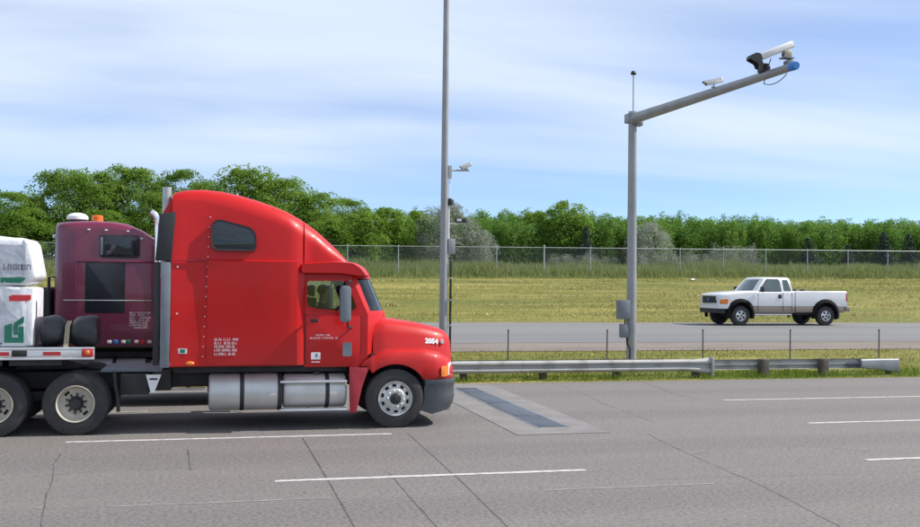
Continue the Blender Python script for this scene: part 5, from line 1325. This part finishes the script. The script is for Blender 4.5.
MB().tube([(-0.22, -0.25, 0.30), (-0.22, -0.25, 0.12), (-0.05, -0.25, 0.10), (-0.03, -0.05, 0.02)], 0.03, 8).box(-0.09, 0.09, -0.16, 0.10, -0.02, 0.10).box(-0.28, -0.02, -0.32, -0.2, 0.085, 0.12).build('mount', BLACK, bc, bevel=0.008)
p2, r2 = armpt(19.55)
lm2 = thing('flood_illuminator', 'small beige boxed illuminator beside the big white camera on the gantry arm', 'camera', (p2.x + 0.08, p2.y - 0.02, p2.z + r2))
MB().box(-0.11, 0.08, -0.07, 0.07, 0.17, 0.33).build('housing', CAMBEIGE, lm2, bevel=0.025)
MB().lathe([(-0.12, 0.0), (-0.12, 0.05), (-0.11, 0.06)], (0, 0, 0.25), 14, axis='X').build('lens', DARKGLASS, lm2)
MB().box(-0.16, 0.12, -0.09, 0.09, 0.14, 0.17).tube([(0.03, 0, 0.15), (0.03, 0, 0.0)], 0.03, 8).box(-0.05, 0.12, -0.09, 0.09, -0.02, 0.10).build('mount', MGREY, lm2, bevel=0.006)
cb = MB()
def curve_pts(a, b, sag, n=10):
    a = Vector(a); b = Vector(b); return [a.lerp(b, i / n) + Vector((0, 0, -sag * 4 * (i / n) * (1 - i / n))) for i in range(n + 1)]
cb.tube(curve_pts((bc.location.x + 0.42, bc.location.y - 0.2, bc.location.z + 0.50), (p2.x + 0.16, p2.y - 0.1, p2.z + 0.11), -0.06), 0.010, 6)
cb.tube(curve_pts((bc.location.x + 0.08, bc.location.y - 0.2, bc.location.z + 0.26), (bc.location.x + 0.03, bc.location.y + 0.02, bc.location.z - 0.28), -0.05), 0.011, 6)
cb.tube(curve_pts((bc.location.x + 0.03, bc.location.y + 0.02, bc.location.z - 0.27), (p2.x + 0.05, p2.y - 0.05, p2.z - 0.10), 0.10), 0.010, 6)
co_ = cb.build('camera_cable', BLACK)
bpy.context.view_layer.update()
co_.parent = gp; co_.matrix_parent_inverse = gp.matrix_world.inverted()
co_.name = 'camera_cable'

# ------------------------------------------------------------------ vegetation
def np_mesh(name, V, F, mat, mi=None, mats=None):
    """V (n,3), F (m,k) with k = 3 or 4"""
    me = bpy.data.meshes.new(name)
    k = F.shape[1]
    me.vertices.add(len(V)); me.vertices.foreach_set('co', V.astype(np.float32).ravel())
    me.loops.add(F.size); me.loops.foreach_set('vertex_index', F.astype(np.int32).ravel())
    me.polygons.add(len(F)); me.polygons.foreach_set('loop_start', np.arange(0, F.size, k, dtype=np.int32))
    try: me.polygons.foreach_set('loop_total', np.full(len(F), k, dtype=np.int32))
    except Exception: pass
    me.materials.append(mat)
    me.update(calc_edges=True)
    return me
def leaf_quads(P, N, size, rng, aspect=0.6):
    """leaf-shaped quads (rhombi) at P facing N"""
    n = len(P)
    N = N / (np.linalg.norm(N, axis=1, keepdims=True) + 1e-9)
    r = rng.normal(size=(n, 3)); T = r - N * (r * N).sum(1, keepdims=True); T /= (np.linalg.norm(T, axis=1, keepdims=True) + 1e-9)
    B = np.cross(N, T)
    s = size * rng.uniform(0.6, 1.35, (n, 1))
    bend = N * s * 0.12
    V = np.stack([P - T * s * 0.5 - bend, P - B * s * 0.5 * aspect, P + T * s * 0.5 - bend, P + B * s * 0.5 * aspect], 1).reshape(-1, 3)
    return V, np.arange(4 * n).reshape(n, 4)
def limbs(H, spread, seed, r0, fork=0.3, n=6, crook=0.06):
    rnd = random.Random(seed); m = MB()
    pts = [(0, 0, -0.3)]; x = y = 0
    for i in range(1, 6):
        x += rnd.uniform(-1, 1) * crook * H / 5; y += rnd.uniform(-1, 1) * crook * H / 5
        pts.append((x, y, H * 0.85 * i / 5))
    m.tube(pts, [r0, r0 * .8, r0 * .6, r0 * .42, r0 * .28, r0 * .1], 7)
    for i in range(n):
        a = rnd.uniform(0, 2 * PI); z = H * rnd.uniform(fork, 0.6); j = min(4, int(z / (H * .85) * 5))
        b = Vector(pts[j]).lerp(Vector(pts[j + 1]), 0.5)
        L = spread * rnd.uniform(0.5, 0.85)
        m.tube([b, b + Vector((math.cos(a) * L * .5, math.sin(a) * L * .5, L * .45)), b + Vector((math.cos(a) * L, math.sin(a) * L, L * 1.1))], [r0 * .4, r0 * .25, r0 * .08], 5)
    return m.mesh('trunk', BARK)
def crown_round(seed, H, W, nclump, nleaf, size, z0=0.12, spike=0.0):
    """crown of overlapping leaf clumps with gaps; lower clumps are wider"""
    rng = np.random.default_rng(seed)
    Ps = []; Ns = []
    for i in range(nclump):
        t = rng.uniform(0, 1) ** 0.85
        z = H * (z0 + (0.97 - z0) * t)
        prof = math.sqrt(max(0.02, 1 - ((t - 0.36) / 0.66) ** 2)) if t > 0.36 else 0.78 + 0.22 * t / 0.36
        a = rng.uniform(0, 2 * PI); rr = W / 2 * prof * math.sqrt(rng.uniform(0.15, 1.0)) * 0.92
        c = np.array([rr * math.cos(a), rr * math.sin(a), z])
        R = W * rng.uniform(0.10, 0.19) * (1.15 - 0.45 * t)
        m = int(nleaf / nclump * rng.uniform(0.7, 1.4))
        d = rng.normal(size=(m, 3)); d /= np.linalg.norm(d, axis=1, keepdims=True)
        d[:, 2] = np.where(d[:, 2] < -0.3, -d[:, 2], d[:, 2])
        rad = R * rng.uniform(0.45, 1.12, (m, 1)) ** 0.7
        sc = np.array([1.0, 1.0, 0.85 + spike])
        Ps.append(c + d * rad * sc)
        Ns.append(d * 0.8 + rng.normal(size=(m, 3)) * 0.55 + np.array([0, 0, 0.45]))
    # loose sprigs that break the outline
    k = nleaf // 9
    t = rng.uniform(0.35, 1, k); a = rng.uniform(0, 2 * PI, k)
    prof = np.sqrt(np.clip(1 - ((t - 0.36) / 0.70) ** 2, 0.03, 1))
    jit = rng.uniform(0.9, 1.16, k)
    Ps.append(np.stack([W / 2 * prof * jit * np.cos(a), W / 2 * prof * jit * np.sin(a), H * (z0 + (1.02 - z0) * t)], 1)); Ns.append(rng.normal(size=(k, 3)) + np.array([0, 0, .3]))
    # top shoots
    for i in range(int(6 + 10 * spike)):
        a = rng.uniform(0, 2 * PI); r_ = W * 0.36 * math.sqrt(rng.uniform(0, 1)); m = 26
        h0 = H * (0.97 - 0.5 * (r_ / W * 2) ** 2); L = H * rng.uniform(0.06, 0.14)
        zz = rng.uniform(0, 1, m)
        Ps.append(np.stack([r_ * math.cos(a) + rng.normal(size=m) * 0.10 * (1.1 - zz), r_ * math.sin(a) + rng.normal(size=m) * 0.10 * (1.1 - zz), h0 - L * .3 + L * 1.2 * zz], 1)); Ns.append(rng.normal(size=(m, 3)))
    P = np.concatenate(Ps); N = np.concatenate(Ns)
    return leaf_quads(P, N, size, rng)
def crown_upright(seed, H, W, nshoot, per, size):
    """thicket of upright leafy shoots"""
    rng = np.random.default_rng(seed); Ps = []; Ns = []
    for i in range(nshoot):
        a = rng.uniform(0, 2 * PI); r_ = W / 2 * math.sqrt(rng.uniform(0, 1)); h = H * rng.uniform(0.70, 1.0) * (1 - 0.22 * (2 * r_ / W) ** 2)
        lean = rng.normal(size=2) * 0.07
        t = rng.uniform(0.03, 1, per) ** 0.8; spread = 0.30 * (1.12 - t) ** 0.7 + 0.04
        x = r_ * math.cos(a) + lean[0] * h * t + rng.normal(size=per) * spread; y = r_ * math.sin(a) + lean[1] * h * t + rng.normal(size=per) * spread
        Ps.append(np.stack([x, y, h * t], 1))
        Ns.append(np.stack([x - r_ * math.cos(a), y - r_ * math.sin(a), np.full(per, 0.22)], 1) + rng.normal(size=(per, 3)) * 0.35)
    return leaf_quads(np.concatenate(Ps), np.concatenate(Ns), size, rng, 0.55)
def crown_spruce(seed, H, W):
    rng = np.random.default_rng(seed); Ps = []; Ns = []
    for i in range(26):
        t = (i + 0.5) / 26; z = H * (0.05 + 0.95 * t); R = W / 2 * (1 - t) ** 0.85 + 0.05
        nb = max(5, int(15 * (1 - t)))
        for b in range(nb):
            a = 2 * PI * (b + rng.uniform(-.4, .4)) / nb; L = R * rng.uniform(0.75, 1.12); m = int(10 + 26 * L)
            u = rng.uniform(0.05, 1, m); w_ = 0.16 * (1 - u) + 0.05
            off = rng.normal(size=m) * w_
            Ps.append(np.stack([math.cos(a) * L * u - math.sin(a) * off, math.sin(a) * L * u + math.cos(a) * off, z - 0.20 * L * u + rng.normal(size=m) * .03 + 0.1 * u ** 3], 1))
            Ns.append(rng.normal(size=(m, 3)) * 0.5 + np.array([math.cos(a) * .3, math.sin(a) * .3, 0.9]))
    return leaf_quads(np.concatenate(Ps), np.concatenate(Ns), 0.13, rng, 0.35)
def proto(kind, seed, H, W):
    if kind == 'broad':
        V, F = crown_round(seed, H, W, 74, 16500, 0.150, z0=0.06); mat = LEAF_A
    elif kind == 'fresh':
        V, F = crown_round(seed, H, W, 56, 13000, 0.140, z0=0.02, spike=0.25); mat = LEAF_B
    elif kind == 'hedge':
        V, F = crown_upright(seed, H, W, 30, 330, 0.118); mat = LEAF_H
    elif kind == 'silver':
        V, F = crown_round(seed, H, W, 60, 10500, 0.100, z0=0.03, spike=0.6); mat = LEAF_O
    elif kind == 'reed':
        V, F = crown_upright(seed, H, W, 11, 130, 0.075); mat = LEAF_O
    else:
        V, F = crown_spruce(seed, H, W); mat = LEAF_S
    me = np_mesh('crown', V, F, mat)
    sp_ = {'hedge': 0.5, 'reed': 0.35, 'spruce': 0.2}.get(kind, 0.42)
    return me, limbs(H, W * sp_, seed, {'broad': 0.16, 'fresh': 0.13, 'silver': 0.10, 'spruce': 0.10}.get(kind, 0.05), n=2 if kind == 'spruce' else 6, fork=0.1 if kind in ('hedge', 'reed', 'silver') else 0.25)
PROTO = {}
for kind, n, H, W in (('broad', 5, 6.2, 5.6), ('fresh', 4, 5.0, 4.4), ('hedge', 6, 4.2, 2.2), ('silver', 2, 4.4, 4.2), ('reed', 3, 2.2, 1.3), ('spruce', 3, 3.2, 1.9)):
    PROTO[kind] = [(proto(kind, 100 + 17 * i + len(kind), H, W), H, W) for i in range(n)]
NAMES = {'broad': 'broadleaf_tree', 'fresh': 'broadleaf_tree', 'hedge': 'willow_shrub', 'silver': 'silver_shrub', 'reed': 'silver_sapling', 'spruce': 'spruce_tree'}
CATS = {'broad': 'tree', 'fresh': 'tree', 'hedge': 'shrub', 'silver': 'shrub', 'reed': 'sapling', 'spruce': 'tree'}
cnt = {}
def plant(kind, x, y, top, wd, label, group=None, v=None):
    i = cnt.get(kind, 0); cnt[kind] = i + 1
    (cm_, tm_), H, W = PROTO[kind][(i if v is None else v) % len(PROTO[kind])]
    zb = gz(x, y); hh = top - zb
    t = thing(NAMES[kind], label, CATS[kind], (x, y, zb), random.uniform(0, 2 * PI), group)
    t.scale = (wd / W, wd / W, hh / H)
    link('crown', cm_, t); link('trunk', tm_, t)
    return t
# big rounded trees at the left, dipping towards the middle; each one told apart by what it stands behind
big = [(-31, 70, 8.8, 6.5, None), (-26, 71, 9.4, 6.5, None), (-21, 70, 8.6, 6.0, None),
       (-16.3, 71, 8.9, 6.0, 'green tree cut by the left edge behind the wrapped packs'),
       (-13.0, 69, 8.1, 5.2, 'lower rounded green tree right above the upper white wrapped pack'),
       (-10.3, 71, 9.7, 5.6, 'tall green tree rising above the rear corner of the burgundy truck'),
       (-8.3, 69.5, 9.7, 5.0, 'tall green tree above the white roof vent of the burgundy truck'),
       (-6.0, 70.5, 10.0, 6.0, 'broad green tree above the orange beacon of the burgundy truck'),
       (-4.3, 68.5, 8.4, 4.6, 'low dark tree in front of the broad one above the burgundy sleeper window'),
       (-2.7, 71, 10.05, 4.6, 'narrow tall tree left of the red truck exhaust stack'),
       (-0.9, 74, 9.6, 4.8, 'tree just behind the rear top of the red sleeper'),
       (1.7, 70, 10.35, 6.2, 'largest green tree peaking above the red truck roof slope'),
       (4.3, 70.5, 9.6, 5.4, 'green tree right of the largest one over the red roof slope'),
       (6.6, 69.5, 8.7, 4.8, 'green tree above the red truck windshield where the tops step down'),
       (8.7, 72, 8.55, 4.6, 'dark tree standing back above the red hood'),
       ]
for x, y, tp, wd, lb in big:
    plant('broad', x, y, tp, wd, lb or 'large rounded green tree beyond the left edge of the picture', 'large trees behind the fence')
small = [(9.4, 67.8, 7.3, 3.8, 'low bright green tree above the middle of the red hood'), (11.3, 69, 7.7, 4.2, 'bright green tree left of the grey poles above the hood'),
         (13.3, 70.5, 7.55, 4.0, 'bright green tree touching the left side of the silver shrub'), (-11.9, 67.4, 6.9, 4.0, 'low fresh green tree between wrapped packs and burgundy truck'),
         (-15.2, 67.4, 7.0, 4.4, 'low fresh green tree behind the upper wrapped pack at the left edge'), (-7.2, 67.2, 6.9, 3.8, 'low fresh green tree behind the burgundy truck roof'),
         (25.1, 70.5, 8.55, 4.6, 'rounded green tree standing above the hedge left of the gantry mast'), (23.2, 72, 7.9, 3.2, 'small green tree leaning against the rounded one in the hedge'),
         (3.0, 67.3, 7.4, 4.2, 'low fresh green tree hidden behind the red roof slope'), (6.9, 67.0, 6.7, 3.6, 'low fresh green tree just above the red visor')]
for x, y, tp, wd, lb in small: plant('fresh', x, y, tp, wd, lb, 'smaller trees behind the fence')
# hedge of upright willow shrubs to the right
rh = random.Random(5)
HEDGE = {}
rows = ((70.6, 0.0, 7.9), (73.2, 0.7, 8.25), (76.4, 0.3, 8.6))
for ri, (yy, ph, tp) in enumerate(rows):
    x = 14.6 + ph
    while x < 70:
        u_ = cam.matrix_world.inverted() @ Vector((x, yy, 6.5)); px = 460 - u_.x / u_.z * FPX
        where = 'beyond the right edge of the picture'
        for lim, tx in ((438, 'left of the tall pole behind the silver shrub'), (470, 'between the tall pole and the big silver shrub edge'), (500, 'just right of the silver shrub'), (530, 'midway between silver shrub and rounded tree'), (556, 'at the left foot of the rounded tree'), (590, 'behind the rounded tree'),
                        (626, 'between rounded tree and gantry mast'), (640, 'right behind the gantry mast'), (670, 'over the silver shrub right of the mast'), (700, 'above the silvery saplings'), (725, 'above the nose of the pickup'), (752, 'above the pickup hood'), (780, 'above the pickup windshield and cab'),
                        (806, 'beside the spruce above the pickup'), (830, 'above the pickup bed'), (856, 'above the pickup tail'), (880, 'beside the spruces near the right edge'), (922, 'at the right edge of the picture')):
            if px < lim: where = tx; break
        lbl = ('front', 'middle', 'back')[ri] + ' row willow shrub ' + where
        used_ = HEDGE.get(lbl, 0); HEDGE[lbl] = used_ + 1
        if used_ and where != 'beyond the right edge of the picture': lbl = lbl.replace('willow shrub', ('right' if used_ == 1 else 'rightmost') + ' willow shrub')
        plant('hedge', x, yy + rh.uniform(-.5, .5), tp + rh.uniform(-.32, .30) + (0.006 * (x - 20)), rh.uniform(2.0, 2.9), lbl, 'willow hedge behind the fence')
        x += rh.uniform(1.05, 1.7)
under = ((-33, 'beyond the left edge'), (-29.5, 'beyond the left edge'), (-26, 'beyond the left edge'), (-22.5, 'beyond the left edge'), (-19, 'beyond the left edge'), (-15.6, 'behind the left end of the packs'), (-12.6, 'just left of the burgundy sleeper'), (-9.4, 'behind the roof vent'), (-6.2, 'behind the burgundy sleeper window'),
         (-3.2, 'behind the exhaust stack'), (0.2, 'behind the red sleeper'), (3.4, 'behind the red roof slope'), (6.6, 'behind the red visor'), (8.6, 'just right of the red visor'), (10.6, 'above the middle of the red hood'), (12.6, 'above the front of the red hood'), (14.6, 'behind the silver shrub'))
for i, (x, tx) in enumerate(under):
    plant('fresh', x, 73.5 + 0.8 * (i % 2), 7.0 + 0.4 * math.sin(i * 2.1), 5.0, 'dark bushy undergrowth ' + tx + ' under the big trees', 'undergrowth behind the fence')
plant('silver', 15.3, 67.6, 7.85, 4.6, 'big silver grey shrub directly behind the tall pole', 'silver shrubs behind the fence')
plant('silver', 17.2, 66.6, 6.2, 2.8, 'small silver grey shrub to the right of the tall pole beside the big one', 'silver shrubs behind the fence')
plant('silver', 30.4, 67.8, 6.95, 3.4, 'silver grey shrub touching the right side of the gantry mast', 'silver shrubs behind the fence')
for i in range(15):
    x = 24 + i * 1.0 + rh.uniform(-.4, .4)
    if x < 28.5: x -= 1.0
    plant('reed', x, rh.uniform(65.5, 67.2), gz(x, 66) + rh.uniform(1.3, 2.5) * (0.62 if x < 29 else 1.0), rh.uniform(1.0, 1.6), 'pale silvery sapling at the fence, ' + ('left of the gantry mast' if x < 29.0 else 'just right of the gantry mast' if x < 32 else 'well right of the gantry mast' if x < 36 else 'furthest right of the gantry mast towards the pickup'), 'silver saplings along the fence')
for x, tp, wd, lb in ((25.6, 6.75, 2.3, 'dark blue spruce in front of the hedge left of the gantry mast'), (43.6, 6.3, 2.4, 'dark spruce right above the white pickup cab'), (50.2, 6.9, 2.6, 'dark spruce above the tail of the pickup'), (52.4, 6.8, 2.3, 'dark spruce nearest the right edge of the picture'), (47.0, 5.9, 2.0, 'small dark spruce above the pickup bed')):
    plant('spruce', x, 68.0, tp, wd, lb, 'spruces in front of the hedge')

def blades(name, P, h, wd, rng, mat, lean=0.35, kind='stuff', label=None, cat=None):
    n = len(P); h = np.asarray(h).reshape(n, 1)
    a = rng.uniform(0, 2 * PI, n); d = np.stack([np.cos(a), np.sin(a), np.zeros(n)], 1)
    l = rng.normal(size=(n, 2)) * lean
    tip = P + np.concatenate([l * h, h * np.sqrt(np.clip(1 - (l ** 2).sum(1, keepdims=True) * 0.5, .2, 1))], 1)
    midp = P * 0.5 + tip * 0.5 + np.array([0, 0, 1]) * h * 0.06
    w2 = np.asarray(wd).reshape(-1, 1) if np.ndim(wd) else wd
    V = np.stack([P - d * w2 / 2, P + d * w2 / 2, midp + d * w2 * .38, tip, midp - d * w2 * .38], 1).reshape(-1, 3)
    F = np.arange(5 * n).reshape(n, 5)
    o = link(name, np_mesh(name, V, F, mat))
    tag(o, label, cat, None, kind)
    return o
def scatter(n, x0, x1, y0, y1, rng, clump=0.0, seed=0):
    X = rng.uniform(x0, x1, n); Y = rng.uniform(y0, y1, n)
    Z = np.array([gz(a, b) for a, b in zip(X, Y)])
    return np.stack([X, Y, Z - 0.01], 1)
def patch(P, s, seed):
    """cheap smooth noise for patchiness"""
    r_ = np.random.default_rng(seed); f = np.zeros(len(P))
    for i in range(5):
        k = r_.normal(size=2) * s; f += np.sin(P[:, 0] * k[0] + P[:, 1] * k[1] + r_.uniform(0, 6))
    return f / 3
rg = np.random.default_rng(3)
P = scatter(52000, -32, 80, 58.2, 66.5, rg); f = patch(P, 0.9, 1); f2 = patch(P, 3.5, 9)
edge = np.clip((P[:, 1] - 58.0 + 0.25 * f2) / 1.3, 0.15, 1)
blades('tall_grass', P, (0.62 + 0.22 * f + 0.12 * f2 + rg.uniform(-.15, .2, len(P))).clip(0.2, 1.3) * edge, rg.uniform(0.03, 0.065, len(P)), rg, GRASS_T, 0.28, label='tall unmown grass growing along the chain link fence', cat='grass')
P = scatter(80000, -22, 46, 41.2, 58.3, rg)
f = patch(P, 0.5, 4)
blades('mown_grass', P, (0.055 + 0.025 * f + rg.uniform(-.02, .03, len(P))).clip(0.02, .15), rg.uniform(0.015, 0.03, len(P)), rg, GRASS_F, 0.6, label='short yellow green mown grass on the sloping field', cat='grass')
# windrows of cut hay lying across the field
Ps = []
for yy in (43.6, 46.6, 49.8, 53.2, 56.4):
    n = 1500; X = rg.uniform(-22, 50, n); Y = yy + 0.25 * np.sin(X * 0.35 + yy) + rg.normal(size=n) * 0.22
    keep = (np.sin(X * 0.9 + yy * 3) + np.sin(X * 2.3 + yy) + rg.normal(size=n) * 0.7) > 0.5
    X, Y = X[keep], Y[keep]; Ps.append(np.stack([X, Y, np.array([gz(a, b) + 0.02 for a, b in zip(X, Y)])], 1))
P = np.concatenate(Ps)
blades('cut_hay', P, rg.uniform(0.08, 0.22, len(P)), rg.uniform(0.04, 0.08, len(P)), rg, HAY, 0.8, label='pale cut hay lying in loose rows across the field', cat='hay')
# bright verge under the guardrails, drier short grass up to the side road
P = scatter(15000, -14, 27, 24.98, 26.1, rg)
f = patch(P, 1.6, 6); f2 = patch(P, 5.0, 8)
hgt = (0.13 + 0.07 * f + 0.04 * f2) * np.clip((P[:, 1] - 24.93) / 0.22, 0.25, 1)
blades('verge_grass', P, (hgt + rg.uniform(-.03, .06, len(P))).clip(0.03, .40), rg.uniform(0.010, 0.022, len(P)), rg, GRASS_V, 0.4, label='bright green weeds and grass growing under the guardrails', cat='grass')
P = scatter(26000, -12, 31, 26.1, 29.45, rg); f = patch(P, 1.4, 16)
P = P[rg.uniform(-1.2, 1.4, len(P)) < 0.9 + f]
blades('dry_grass', P, (0.05 + 0.02 * patch(P, 2.0, 17) + rg.uniform(-.02, .05, len(P))).clip(0.02, .2), rg.uniform(0.010, 0.022, len(P)), rg, GRASS_D, 0.5, label='short olive dry grass between the guardrails and the side road', cat='grass')
P = scatter(500, -8, 24, 25.2, 28.2, rg); P = P[patch(P, 1.2, 12) > 0.25]; P[:, 2] += rg.uniform(.16, .34, len(P))
V, F = leaf_quads(P, rg.normal(size=(len(P), 3)) + np.array([0, -.6, .6]), 0.05, rg, 1.0)
tag(link('yellow_flowers', np_mesh('yellow_flowers', V, F, FLOWER)), 'tiny yellow flowers scattered in the verge by the guardrails', 'flowers', None, 'stuff')
# a scrap of white litter in front of the tall grass
for (x, y, lb) in ((28.6, 57.2, 'scrap of white litter on the field right of the gantry mast'),):
    t = MB().sphere((0, 0, 0.06), 0.12, 9, 5, sc=(1.6, 0.8, 0.5)); rl = random.Random(2)
    t.v = [(a + rl.uniform(-.03, .03), b + rl.uniform(-.03, .03), max(0, c + rl.uniform(-.03, .03))) for a, b, c in t.v]
    tag(t.build('litter', WHITEP, loc=(x, y, gz(x, y))), lb, 'litter')
